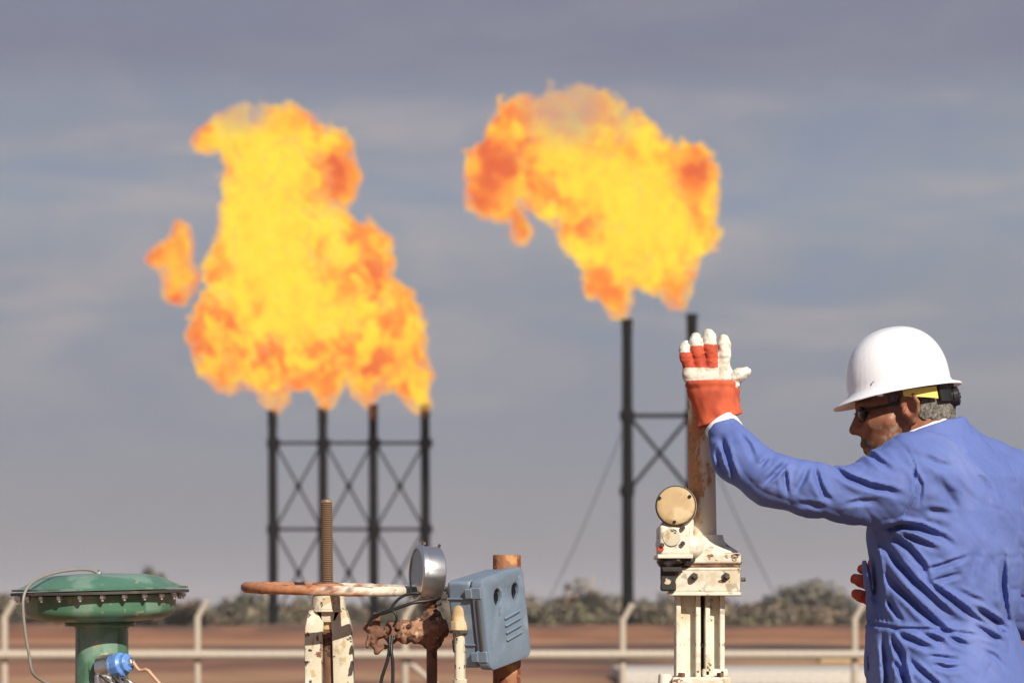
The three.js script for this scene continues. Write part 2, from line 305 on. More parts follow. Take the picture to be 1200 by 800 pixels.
// ---- scrub and trees
function leafCloud(seed, n, rx, ry, rz, leaf, tone, clumps) {
  const r = rng(seed), pos = [], nor = [], col = [], id = [];
  const cs = []; for (let i = 0; i < clumps; i++) { const a = r() * 6.283, h = r(), q = Math.sqrt(r()) * 0.75; cs.push([Math.cos(a) * q * rx, (h - 0.45) * 1.3 * ry * (1 - 0.3 * q), Math.sin(a) * q * rz, 0.28 + 0.3 * r(), 0.75 + 0.5 * r()]); }
  for (let i = 0; i < n; i++) {
    const c = cs[Math.floor(r() * clumps)], u = V(r() * 2 - 1, r() * 2 - 1, r() * 2 - 1).normalize(), q = Math.cbrt(r()) * c[3];
    const p = V(c[0] + u.x * q * rx, c[1] + u.y * q * ry, c[2] + u.z * q * rz), t = V(r() - 0.5, r() - 0.5, r() - 0.5).normalize(), b = V(r() - 0.5, r() - 0.5, r() - 0.5).cross(t).normalize(), s = leaf * (0.6 + 0.8 * r()), nn = u.clone().add(V(0, 0.4, 0)).normalize();
    const k = c[4] * (0.75 + 0.5 * r()), at = pos.length / 3;
    for (const [a, e] of [[-1, 0], [0, -0.45], [1, 0], [0, 0.45]]) { pos.push(p.x + (t.x * a + b.x * e) * s, p.y + (t.y * a + b.y * e) * s, p.z + (t.z * a + b.z * e) * s); nor.push(nn.x, nn.y, nn.z); col.push(tone[0] * k, tone[1] * k, tone[2] * k); }
    id.push(at, at + 1, at + 2, at, at + 2, at + 3);
  }
  const g = new THREE.BufferGeometry(); for (const [k, v] of [['position', pos], ['normal', nor], ['color', col]]) g.setAttribute(k, new THREE.BufferAttribute(new Float32Array(v), 3)); g.setIndex(id);
  return g;
}
{
  const tones = [[0.28, 0.235, 0.155], [0.20, 0.185, 0.11], [0.36, 0.265, 0.18], [0.31, 0.27, 0.20]], r = rng(5);
  const bodies = tones.map((t, i) => leafCloud(90 + i, 700, 1.6, 1.0, 1.6, 0.16, t, 12));
  bodies.forEach((g, k) => {
    const n = 280, im = new THREE.InstancedMesh(g, M.leafGrey, n), m = new THREE.Matrix4(), q = new THREE.Quaternion(), c = new THREE.Color();
    for (let i = 0; i < n; i++) {
      const d = 225 + Math.pow(r(), 1.2) * 330, x = (r() - 0.5) * 0.62 * d, h = (0.65 + 1.3 * r() * r()) * (1.0 + 1.9 * fbm(x * 0.03 + 7, 1.1, d * 0.01, 3)) * (0.7 + d / 700);
      q.setFromAxisAngle(UP, r() * 6.28); m.compose(V(x, Math.max(0.5, h) * 0.72 - 0.1, -d), q, V(1 + r() * 0.8, Math.max(0.5, h), 1 + r() * 0.8)); im.setMatrixAt(i, m);
      const b = 0.8 + 0.5 * r(); im.setColorAt(i, c.setRGB(b, b, b));
    }
    im.name = numbered('desert_scrub'); im.castShadow = im.receiveShadow = true; im.userData = { kind: 'stuff', label: ['dusty olive scrub massed along the horizon', 'dark green scrub massed along the horizon', 'dry tan scrub massed along the horizon', 'pale grey-green scrub massed along the horizon'][k], category: 'scrub' }; scene.add(im);
  });
  const make = (seed, tone) => {
    const g = new THREE.Group(); g.name = numbered('scrub_tree');
    const tr = new THREE.CylinderGeometry(0.07, 0.14, 1.5, 7); tr.translate(0, 0.75, 0);
    const limbs = [tr.toNonIndexed()]; for (let i = 0; i < 5; i++) { const l = new THREE.CylinderGeometry(0.025, 0.06, 1.3, 5); l.translate(0, 0.65, 0); l.rotateZ(0.6); l.rotateY(i * 1.25); l.translate(0, 1.1 + 0.08 * i, 0); limbs.push(l.toNonIndexed()); }
    const t = new THREE.Mesh(mergeGeometries(limbs), M.bark); t.name = 'trunk';
    const cg = leafCloud(seed, 1700, 1.75, 1.25, 1.75, 0.15, tone, 16); cg.translate(0, 2.35, 0);
    const c = new THREE.Mesh(cg, M.leafGrey); c.name = 'crown';
    for (const o of [t, c]) { o.castShadow = o.receiveShadow = true; g.add(o); }
    return g;
  };
  const pa = make(301, [0.28, 0.255, 0.195]), pb = make(302, [0.165, 0.16, 0.11]); let usedA = false, usedB = false;
  for (const [px, top, d, k, w, label, group] of [
    [178, 664, 300, 1, 0.55, 'small dark tree top showing just above the green dome', null],
    [950, 676, 330, 0, 1.5, 'widest pale grey-green tree between round-plate valve and man', null],
    [985, 690, 290, 0, 1.0, 'grey-green tree right behind the hidden hand of the man', null],
    [905, 696, 260, 1, 1.2, 'dark bush right of the round-plate valve on the horizon', null],
    [690, 694, 270, 1, 1.1, 'dark green bush just left of the tall flare stack base', null],
    [648, 700, 310, 0, 1.0, 'pale bush right beside the blue-grey box on the horizon', null],
    [752, 700, 280, 1, 0.8, 'green bush just right of the tall flare stack base', null],
    [285, 700, 270, 1, 0.9, 'dark bush left of the four-stack flare frame base', null],
    [415, 704, 250, 0, 0.9, 'pale bush behind the two legs of the handwheel valve', null],
    [20, 698, 260, 0, 1.2, 'pale dry bush at the far left edge of the horizon', null],
  ]) {
    const src = k ? pb : pa, first = k ? !usedB : !usedA; if (k) usedB = true; else usedA = true;
    const o = first ? src : src.clone(); if (!first) o.name = numbered('scrub_tree');
    const b = P(px, 720, d), h = H + (720 - top) / F * d; o.position.set(b.x, 0, -d); o.scale.set(w * h / 3.6, h / 3.6, w * h / 3.6); o.rotation.y = px;
    tag(o, label, k && top > 690 ? 'bush' : 'tree', group); scene.add(o);
  }
}

// ---------------------------------------------------------------- flare stacks
{
  const d = 190, g = thing('flare_frame', 'far black frame of four flare stacks joined by crossed braces', 'flare stacks', V(P(410, 720, d).x, 0, -d));
  const px = [320, 379, 438, 499], tops = [481, 478, 474, 473], s = d / F, at = (x, y) => P(x, y, d);
  px.forEach((x, i) => {
    const a = at(x, 720); a.y = 0; const b = at(x - 1, tops[i] + 18), c = at(x - 1, tops[i]);
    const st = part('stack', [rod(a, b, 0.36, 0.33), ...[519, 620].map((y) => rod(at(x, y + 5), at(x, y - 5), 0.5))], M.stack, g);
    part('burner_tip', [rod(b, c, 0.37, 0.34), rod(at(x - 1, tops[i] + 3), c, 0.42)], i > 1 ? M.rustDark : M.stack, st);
  });
  for (let i = 0; i < 3; i++) for (const [y0, y1] of [[519, 620], [620, 722]]) {
    part('crossbar', rod(at(px[i] + 3, y0), at(px[i + 1] - 3, y0), 0.12, 0.12, 10), M.stack, g);
    const f = (ax, ay, bx, by, o) => { const a = at(ax, ay), b = at(bx, by); a.z += o; b.z += o; return rod(a, b, 0.085, 0.085, 8); };
    part('diagonal_brace', f(px[i] + 4, y0 + 4, px[i + 1] - 4, y1 - 4, 0.1), M.stack, g);
    part('diagonal_brace', f(px[i + 1] - 4, y0 + 4, px[i] + 4, y1 - 4, -0.1), M.stack, g);
    const m = at((px[i] + px[i + 1]) / 2, (y0 + y1) / 2); part('gusset', rod(m.clone().add(V(0, 0, -0.25)), m.clone().add(V(0, 0, 0.25)), 0.24, 0.24, 12), M.stack, g);
  }
}
{
  const d = 170, g = thing('flare_frame', 'tall pair of black flare stacks behind the gloved hand', 'flare stacks', V(P(773, 720, d).x, 0, -d));
  const at = (x, y) => P(x, y, d);
  for (const [x, t] of [[735, 374], [811, 368]]) {
    const a = at(x + 1, 720); a.y = 0;
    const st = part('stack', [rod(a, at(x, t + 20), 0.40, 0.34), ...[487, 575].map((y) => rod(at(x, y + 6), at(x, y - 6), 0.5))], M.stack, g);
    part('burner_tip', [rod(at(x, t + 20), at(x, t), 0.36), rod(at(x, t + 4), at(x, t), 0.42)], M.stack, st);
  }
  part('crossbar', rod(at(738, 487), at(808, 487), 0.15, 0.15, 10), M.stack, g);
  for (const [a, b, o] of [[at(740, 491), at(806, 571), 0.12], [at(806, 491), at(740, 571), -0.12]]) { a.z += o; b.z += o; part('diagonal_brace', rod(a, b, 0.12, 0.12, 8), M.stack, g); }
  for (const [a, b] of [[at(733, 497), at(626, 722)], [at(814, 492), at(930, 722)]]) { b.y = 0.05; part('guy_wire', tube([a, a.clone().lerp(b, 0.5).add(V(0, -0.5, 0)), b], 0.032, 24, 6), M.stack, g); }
}
// ---------------------------------------------------------------- flames: billowing bodies of burning gas in nested shells
function flame(name, label, d, blobs, hot, cool, smoky, seed, lampAt) {
  const s = d / F, o = P(600, 720, d), base = P(lampAt[0], lampAt[1] + 12, d);
  const g = thing(name, label, 'flame', base);
  let x0 = 1e9, x1 = -1e9, y0 = 1e9, y1 = -1e9, z1 = 0; for (const [x, y, r, z = 0] of blobs) { x0 = Math.min(x0, x - r); x1 = Math.max(x1, x + r); y0 = Math.min(y0, y - r); y1 = Math.max(y1, y + r); z1 = Math.max(z1, Math.abs(z) + r); }
  let size = 1;                                            // how large the billows may be where the body is thin
  const body = (x, y, z) => { let q = 1e9, w = 1e-9, m = 0; for (const [bx, by, r, bz = 0, fy = 1] of blobs) { const dx = x - bx, dy = (y - by) / fy, dz = z - bz, e = Math.sqrt(dx * dx + dy * dy + dz * dz) - r; q = smin(q, e, 10); if (e < 30) { const k = Math.exp(-e / 9); w += k; m += k * r; } } size = clamp(m / w / 30, 0.3, 1.15); return q; };
  const amp = 12.5, k = seed, shell = (x, y, z) => {
    const q = body(x, y, z); if (q > amp * 1.5 || q < -amp * 1.5) return q;
    const X = x + 10 * noise(x * 0.022 + k, y * 0.022, z * 0.022), Y = y + 10 * noise(x * 0.022, y * 0.022 + k, z * 0.022 + 9);
    return q + amp * size * (1.05 * noise(X * 0.036 + k, Y * 0.030, z * 0.036) + 0.85 * noise(X * 0.075, Y * 0.068 + k, z * 0.08) + 0.55 * noise(X * 0.16 + k, Y * 0.15, z * 0.17));
  };
  const grid = {};
  const heatAt = (x, y, z) => {
    let h = 1e9; for (let i = 0; i < hot.length - 1; i++) { const a = hot[i], b = hot[i + 1], bx = b[0] - a[0], by = b[1] - a[1], t = clamp(((x - a[0]) * bx + (y - a[1]) * by) / (bx * bx + by * by), 0, 1); const q = Math.hypot(x - a[0] - bx * t, y - a[1] - by * t, z * 0.35) / lerp(a[2], b[2], t); h = Math.min(h, q); }
    const wx = x + 12 * noise(x * 0.05, y * 0.05 + seed, z * 0.05), wy = y + 12 * noise(x * 0.05 + 7, y * 0.05, z * 0.05 + seed), m = 0.12 + 0.95 * smoothstep(h, 0.35, 1.3);
    let T = 1.1 - 0.3 * Math.min(h, 1.7) - m * (1.5 * smoothstep(fbm(wx * 0.036 + seed, wy * 0.028, z * 0.036, 4), -0.14, 0.36) - 0.36) + 0.4 * fbm(wx * 0.09, wy * 0.065 + seed, z * 0.09, 3);
    T = 0.36 + 0.5 * (T - 0.36 + Math.sqrt((T - 0.36) ** 2 + 0.02));
    for (const [cx, cy, r, a] of cool) T -= a * 0.8 * Math.exp(-((x - cx) ** 2 + (y - cy) ** 2 + (z * 0.4) ** 2) / (r * r));
    return T;
  };
  const ramp = [[0, lin(212, 66, 34)], [0.2, lin(232, 98, 36)], [0.42, lin(247, 142, 44)], [0.62, lin(251, 178, 46)], [0.8, lin(252, 208, 46)], [1.0, lin(249, 226, 44)], [1.3, lin(247, 236, 72)]];
  const fire = (T) => { T = clamp(T, 0, 1.3); let k = 0; while (k < ramp.length - 2 && T > ramp[k + 1][0]) k++; return mix3(ramp[k][1], ramp[k + 1][1], (T - ramp[k][0]) / (ramp[k + 1][0] - ramp[k][0])); };
  const smokeAt = (x, y, z) => { let q = 0; for (const [cx, cy, r, a] of smoky) q = Math.max(q, a * smoothstep(1.25 - Math.hypot(x - cx, y - cy, z * 0.5) / r, 0, 0.9)); return q; };
  const build = (part_, inset, col, mat) => {
    grid.shift = inset;
    const pad = 26, ge = nets(shell, [x0 - pad, y0 - pad, -z1 - pad], [x1 + pad, y1 + pad, z1 + pad], 2.8, amp * 1.4, col, grid);
    ge.applyMatrix4(new THREE.Matrix4().set(s, 0, 0, o.x - 600 * s, 0, -s, 0, o.y + 720 * s, 0, 0, s, o.z, 0, 0, 0, 1));
    const ix = ge.index.array; for (let i = 0; i < ix.length; i += 3) { const t = ix[i]; ix[i] = ix[i + 1]; ix[i + 1] = t; } ge.computeVertexNormals();
    const m = part(part_, ge, mat, g); m.castShadow = false; return m;
  };
  const glow = (op) => new THREE.MeshBasicMaterial({ vertexColors: true, transparent: op });
  build('flame_core', 4, (x, y, z) => { const c = fire(heatAt(x, y, z)), m = smokeAt(x, y, z); return [...mix3(c, lin(200, 146, 116), m * 0.75), 1 - 0.78 * m]; }, glow(true));
  build('flame_tongues', 0, (x, y, z) => {
    const T = heatAt(x + 9, y + 5, z + 20), a = smoothstep(fbm(x * 0.06 + seed, y * 0.045, z * 0.06 + 7, 4), -0.2, 0.25), m = smokeAt(x, y, z);
    return [...mix3(mix3(fire(T), lin(250, 160, 74), 0.22), lin(204, 156, 128), m * 0.8), (0.12 + 0.4 * a) * (1 - 0.6 * m)];
  }, glow(true));
  build('flame_fringe', -3, (x, y, z) => { const m = smokeAt(x, y, z); return [...mix3(mix3(fire(heatAt(x, y, z)), lin(250, 172, 112), 0.6), lin(190, 160, 146), m), 0.32 * (1 - 0.4 * m)]; }, glow(true));
  const lamp = new THREE.PointLight(new THREE.Color(1, 0.5, 0.15), 12); lamp.position.copy(P(lampAt[0], lampAt[1], d)); lamp.position.z += 2; lamp.castShadow = true; lamp.shadow.radius = 40; scene.add(lamp);
  return g;
}
flame('gas_flame', 'tall yellow gas flame roaring above the four far flare stacks', 190, [
  [278, 150, 22, 0], [250, 160, 16, 5], [236, 170, 9, 4], [320, 148, 24, -4], [355, 160, 26, 0], [385, 178, 24, 6], [402, 205, 20, 0], [404, 228, 14, -4], [312, 185, 48, 0, 1], [335, 215, 52, 4], [300, 240, 40, -6], [320, 270, 58, 0], [370, 290, 46, 8], [410, 290, 34, 4], [425, 318, 32, -4],
  [296, 320, 50, 0], [345, 335, 70, 0], [405, 350, 56, 4], [448, 365, 34, 0], [260, 378, 34, 6], [300, 390, 52, 0], [360, 395, 58, 0], [425, 395, 46, -5], [470, 395, 26, 4], [240, 388, 18, 0],
  [258, 418, 24, 0, 1.1], [266, 440, 12, 0, 1.7], [312, 430, 24, 0, 1.2], [320, 454, 12, 0, 1.8], [321, 470, 6, 0, 1.8], [352, 425, 18, 0, 1.2], [376, 430, 22, 0, 1.2], [380, 453, 11, 0, 1.7], [379, 466, 5, 0, 1.8], [425, 426, 24, 0, 1.1], [426, 446, 12, 0, 1.6], [434, 460, 6, 0, 1.8], [462, 425, 24, 0, 1.2], [484, 446, 19, 0, 1.3], [494, 462, 11, 0, 1.4], [445, 440, 10, 0, 1.4]],
[[325, 175, 52], [322, 250, 62], [330, 320, 66], [345, 365, 60], [410, 375, 36]], [[400, 198, 26, 1.0], [402, 226, 18, 0.7], [240, 165, 22, 0.35], [345, 140, 24, 0.45], [440, 330, 30, 0.3], [250, 390, 30, 0.35], [465, 420, 40, 0.35], [318, 428, 30, 0.4], [380, 425, 26, 0.35], [265, 415, 28, 0.3], [425, 430, 26, 0.3], [420, 330, 20, 0.2], [440, 300, 24, 0.25]], [[285, 130, 42, 0.75]], 2.3, [410, 462]);
flame('gas_flame', 'small detached orange flame lick left of the tall yellow flame', 190, [[213, 276, 10, 0, 1.4], [206, 296, 16, 0], [188, 301, 13, 0], [212, 320, 16, 3], [204, 342, 14, 0], [226, 324, 9, 0]],
  [[200, 310, 20], [210, 330, 20]], [[205, 310, 60, 0.55]], [], 7.9, [205, 350]);
flame('gas_flame', 'rolling orange gas flame leaning left above the two tall stacks', 170, [
  [590, 190, 34, 0], [575, 205, 28, 4], [572, 232, 20, 0], [590, 240, 16, 0], [610, 262, 12, 0, 1.4], [612, 278, 6, 0, 1.2], [615, 150, 34, 0], [655, 153, 42, 4], [690, 150, 40, 0], [728, 165, 30, 0], [640, 190, 50, 0], [690, 195, 54, 0], [735, 205, 44, 0], [775, 205, 34, 4], [808, 200, 28, 0], [815, 222, 24, 0],
  [668, 228, 36, 0], [715, 243, 50, 0], [760, 250, 50, 0], [805, 262, 32, 0], [694, 270, 30, 0], [725, 290, 42, 0], [775, 290, 40, 0], [815, 272, 20, 0], [702, 300, 22, 0], [712, 318, 28, 0, 1.1], [722, 344, 18, 0, 1.3], [726, 360, 8, 0, 1.2], [778, 315, 26, 0], [792, 336, 14, 0, 1.4], [797, 352, 6, 0, 1.3]],
[[650, 185, 40], [700, 205, 50], [770, 225, 50], [770, 275, 56], [735, 295, 46]], [[592, 188, 38, 1.0], [575, 232, 26, 0.7], [600, 262, 20, 0.4], [813, 208, 28, 1.3], [705, 170, 26, 0.5], [690, 250, 24, 0.45], [660, 215, 20, 0.3], [740, 200, 16, 0.25], [735, 270, 14, 0.25], [725, 330, 30, 0.25], [760, 235, 14, 0.25]], [[665, 125, 62, 0.85], [720, 140, 36, 0.5]], 5.1, [770, 352]);

// ---------------------------------------------------------------- green diaphragm actuator on its valve
{
  const d = 6.1, s = d / F, c = P(117, 692, d), g = thing('diaphragm_valve', 'green diaphragm actuator with bolted round dome at the far left', 'valve', V(c.x, 0, -d));
  const tilt = V(-0.022, 1, 0.02).normalize(), q = turnTo(tilt), on = (x, y, z) => V(x, y, z).applyQuaternion(q).add(c);
  part('upper_casing', lathe([[0.207, 0.002], [0.208, 0.007], [0.2, 0.0075], [0.188, 0.010], [0.175, 0.0165], [0.155, 0.026], [0.135, 0.033], [0.11, 0.0375], [0.07, 0.0395], [0.03, 0.041], [0, 0.0412]], c, tilt, 72, 0.9), M.green, g);
  part('flange_ring', lathe([[0.19, -0.0085], [0.2095, -0.008], [0.2105, -0.007], [0.2105, -0.0022], [0.2095, -0.001], [0.19, -0.0009]], c, tilt, 72), M.darkSteel, g);
  part('lower_casing', lathe([[0.19, -0.0105], [0.181, -0.012], [0.1785, -0.02], [0.1785, -0.044], [0.174, -0.054], [0.163, -0.0625], [0.145, -0.068], [0.12, -0.0715], [0.085, -0.074], [0, -0.075]], c, tilt, 72, 0.9), M.green, g);
  for (let i = 0; i < 24; i++) { const a = i / 24 * 6.283 + 0.08; part('bolt', [hexBolt(on(0.1955 * Math.cos(a), -0.0095, 0.1955 * Math.sin(a)), tilt.clone().negate(), 0.0075, 0.009), rod(on(0.1955 * Math.cos(a), -0.017, 0.1955 * Math.sin(a)), on(0.1955 * Math.cos(a), -0.0235, 0.1955 * Math.sin(a)), 0.0038, 0.0038, 8)], M.steel, g); }
  part('neck_flange', lathe([[0, -0.0735], [0.083, -0.0745], [0.084, -0.076], [0.084, -0.083], [0.082, -0.085], [0, -0.085]].reverse(), c, UP, 48), M.green, g);
  const nb = V(c.x + 0.004, c.y - 0.085, -d);
  part('neck', lathe([[0, -0.30], [0.064, -0.30], [0.063, -0.2], [0.0625, -0.004], [0.066, 0], [0, 0]], nb, UP, 48), M.green, g);
  part('valve_body', [lathe([[0, 0], [0.15, 0], [0.155, 0.01], [0.155, 0.04], [0.1, 0.06], [0.09, 0.12], [0.13, 0.2], [0.15, 0.3], [0.12, 0.42], [0.08, 0.48], [0.12, 0.5], [0.12, 0.54], [0.075, 0.56], [0.06, 0.76], [0, 0.76]], V(nb.x, 0, -d), UP, 40), rod(V(nb.x - 0.3, 0.27, -d), V(nb.x + 0.3, 0.27, -d), 0.1), rod(V(nb.x - 0.34, 0.27, -d), V(nb.x - 0.3, 0.27, -d), 0.17), rod(V(nb.x + 0.3, 0.27, -d), V(nb.x + 0.34, 0.27, -d), 0.17)], M.green, g);
  const A = (x, y, z) => { const p = P(x, y, d); p.z += z; return p; };
  part('air_line', tube([A(115, 672, 0), A(107, 668, 0.02), A(92, 668, 0.06), A(76, 671, 0.10), A(60, 678, 0.15), A(50, 689, 0.195), A(46.5, 702, 0.21), A(47, 724, 0.21), A(49, 745, 0.205), A(52, 765, 0.2), A(55, 785, 0.19), A(63, 796, 0.15), A(78, 803, 0.11), A(100, 815, 0.07)], 0.0036, 90, 8), M.hoseGrey, g);
  part('top_fitting', [hexBolt(A(115, 675.5, 0), UP, 0.009, 0.008), rod(A(114, 672.5, 0), A(117, 669, 0), 0.006, 0.006, 10)], M.steel, g);
  // positioner connection: grey casting, blue coupling, thin lines
  const fx = V(0.86, 0.22, 0.46).normalize(), f0 = A(131, 782, 0.075), along = (t) => f0.clone().addScaledVector(fx, t);
  part('coupling_boss', [lathe([[0, 0], [0.034, 0], [0.033, 0.012], [0.030, 0.03], [0.026, 0.034], [0, 0.034]], along(-0.012), fx, 28), box(A(129, 800, 0.085), V(0.045, 0.05, 0.04), null, 0.008)], M.steel, g);
  part('blue_coupling', lathe([[0, 0.022], [0.027, 0.022], [0.0285, 0.026], [0.0285, 0.046], [0.025, 0.05], [0.022, 0.052], [0.022, 0.062], [0.017, 0.066], [0.0, 0.066]], along(0), fx, 32), M.bluePlastic, g);
  part('seal_ring', lathe([[0.0225, 0.015], [0.031, 0.015], [0.032, 0.018], [0.031, 0.022], [0.0225, 0.022]], along(0), fx, 32), M.steel, g); part('tube_nut', hexBolt(along(0.066), fx, 0.010, 0.012), M.steel, g);
  for (let i = 0; i < 4; i++) part('clamp_coil', (() => { const t = new THREE.TorusGeometry(0.022 + 0.003 * (i % 2), 0.0032, 8, 28); t.applyQuaternion(turnTo(V(0.6, 0.75, 0.1 * i - 0.15), V(0, 0, 1))); const p = A(133 + i * 8, 797 + (i % 2) * 3, 0.1); t.translate(p.x, p.y, p.z); return metreUV(t, 4); })(), i % 2 ? M.steel : M.darkSteel, g);
  part('signal_tube', tube([along(0.075), A(171, 784, 0.11), A(180, 783, 0.12), A(187, 790, 0.125), A(197, 801, 0.13), A(210, 818, 0.13), A(214, 900, 0.1), A(170, 1000, 0.05)], 0.0042, 60, 8), M.tanTube, g);
}
// ---------------------------------------------------------------- rising-stem gate valve with handwheel
{
  const d = 6.0, s = d / F, A = (x, y, z = 0) => { const p = P(x, y, d); p.z += z; return p; }, w = A(384, 690), g = thing('handwheel_valve', 'cream gate valve with rusty handwheel and tall threaded stem', 'valve', V(w.x, 0, -d));
  const tilt = turnTo(V(0.022, 1, 0.03).normalize());
  const rimC = (x, y, z) => { const u = smoothstep((x - w.x) * 3.2 + 0.9 * fbm(x * 17, y * 30, z * 17, 4), -0.03, 0.3), k = 1 + 0.5 * fbm(x * 90, y * 90, z * 90, 3), ch = smoothstep(fbm(x * 40 + 5, y * 60, z * 40, 4), 0.12, 0.26); return mix3(mix3([0.42, 0.175, 0.08], [0.70, 0.62, 0.50], u), [0.14, 0.06, 0.035], ch * 0.85).map((v) => v * k); };
  const fin = (ge) => paintVerts(ge.applyQuaternion(tilt).translate(w.x, w.y, w.z), rimC);
  const rim = new THREE.TorusGeometry(0.19, 0.0135, 18, 190); rim.rotateX(Math.PI / 2); const rp = rim.attributes.position; for (let i = 0; i < rp.count; i++) { const x = rp.getX(i), y = rp.getY(i), z = rp.getZ(i); rp.setY(i, y * 0.85 + 0.0022 * noise(x * 60, y * 60, z * 60)); }
  part('wheel_rim', fin(rim), M.worn, g);
  for (let i = 0; i < 4; i++) { const a = 0.5 + i * Math.PI / 2, sp = new THREE.CylinderGeometry(0.0095, 0.013, 0.16, 14, 20); sp.rotateZ(-Math.PI / 2); sp.translate(0.107, -0.003, 0); sp.rotateY(a); part('spoke', fin(sp), M.worn, g); }
  const hub = new THREE.CylinderGeometry(0.036, 0.039, 0.026, 36, 6); part('wheel_hub', [fin(hub)], M.worn, g);
  part('hub_nut', hexBolt(A(383, 685), UP, 0.030, 0.006), M.rustDark, g);
  const a = A(383.5, 686), b = A(382.5, 588), L = b.y - a.y, pr = [[0, 0]]; const n = 44; for (let i = 0; i < n; i++) { pr.push([0.0122, L * i / n], [0.0146, L * (i + 0.5) / n]); } pr.push([0.0132, L], [0.0125, L + 0.004], [0.009, L + 0.0055], [0, L + 0.0058]);
  part('threaded_stem', lathe(pr, a, b.clone().sub(a), 28, 0.35), M.stemSteel, g);
  part('yoke_nut', [rod(A(385, 716), A(385, 697), 0.041, 0.039, 32), lathe([[0.04, 0], [0.043, 0.001], [0.043, 0.005], [0.04, 0.006]], A(385, 717), UP, 32)], M.cream, g);
  // yoke arms
  const arm = (pts) => { const sh = new THREE.Shape(pts.map(([x, y]) => { const p = A(x, y); return new THREE.Vector2(p.x, p.y); })); const e = new THREE.ExtrudeGeometry(sh, { depth: 0.045, bevelEnabled: true, bevelSize: 0.004, bevelThickness: 0.004, bevelSegments: 2 }); e.translate(0, 0, -d - 0.0225); return metreUV(crease(e, 0.5), 4); };
  part('yoke_arm', arm([[364, 717], [377, 717], [378, 728], [376, 760], [375, 830], [360, 830], [359.5, 760], [360, 735]]), M.cream, g);
  part('yoke_arm', arm([[391, 728], [393, 717], [405, 717], [410, 735], [412, 760], [413, 830], [394, 830], [392, 760]]), M.cream, g);
  part('yoke_bridge', arm([[372, 717], [398, 717], [393, 727], [378, 727]]), M.cream, g);
  part('gland', [rod(A(385, 830), A(385, 748), 0.0125, 0.0125, 20), rod(A(385, 749), A(385, 738), 0.0165, 0.0165, 20)], M.rustDark, g);
  part('packing_sleeve', rod(A(385, 738), A(385, 722), 0.0145, 0.0145, 20), M.tan, g);
  const x0 = A(386, 0).x;
  part('valve_body', [lathe([[0, 0], [0.16, 0], [0.165, 0.03], [0.08, 0.05], [0.09, 0.14], [0.14, 0.22], [0.15, 0.33], [0.1, 0.44], [0.085, 0.6], [0.13, 0.62], [0.13, 0.65], [0.075, 0.67], [0.066, 0.86], [0, 0.862]], V(x0, 0, -d), UP, 40), rod(V(x0 - 0.26, 0.28, -d), V(x0 + 0.26, 0.28, -d), 0.1), rod(V(x0 - 0.3, 0.28, -d), V(x0 - 0.26, 0.28, -d), 0.17), rod(V(x0 + 0.26, 0.28, -d), V(x0 + 0.3, 0.28, -d), 0.17)], M.cream, g);
}
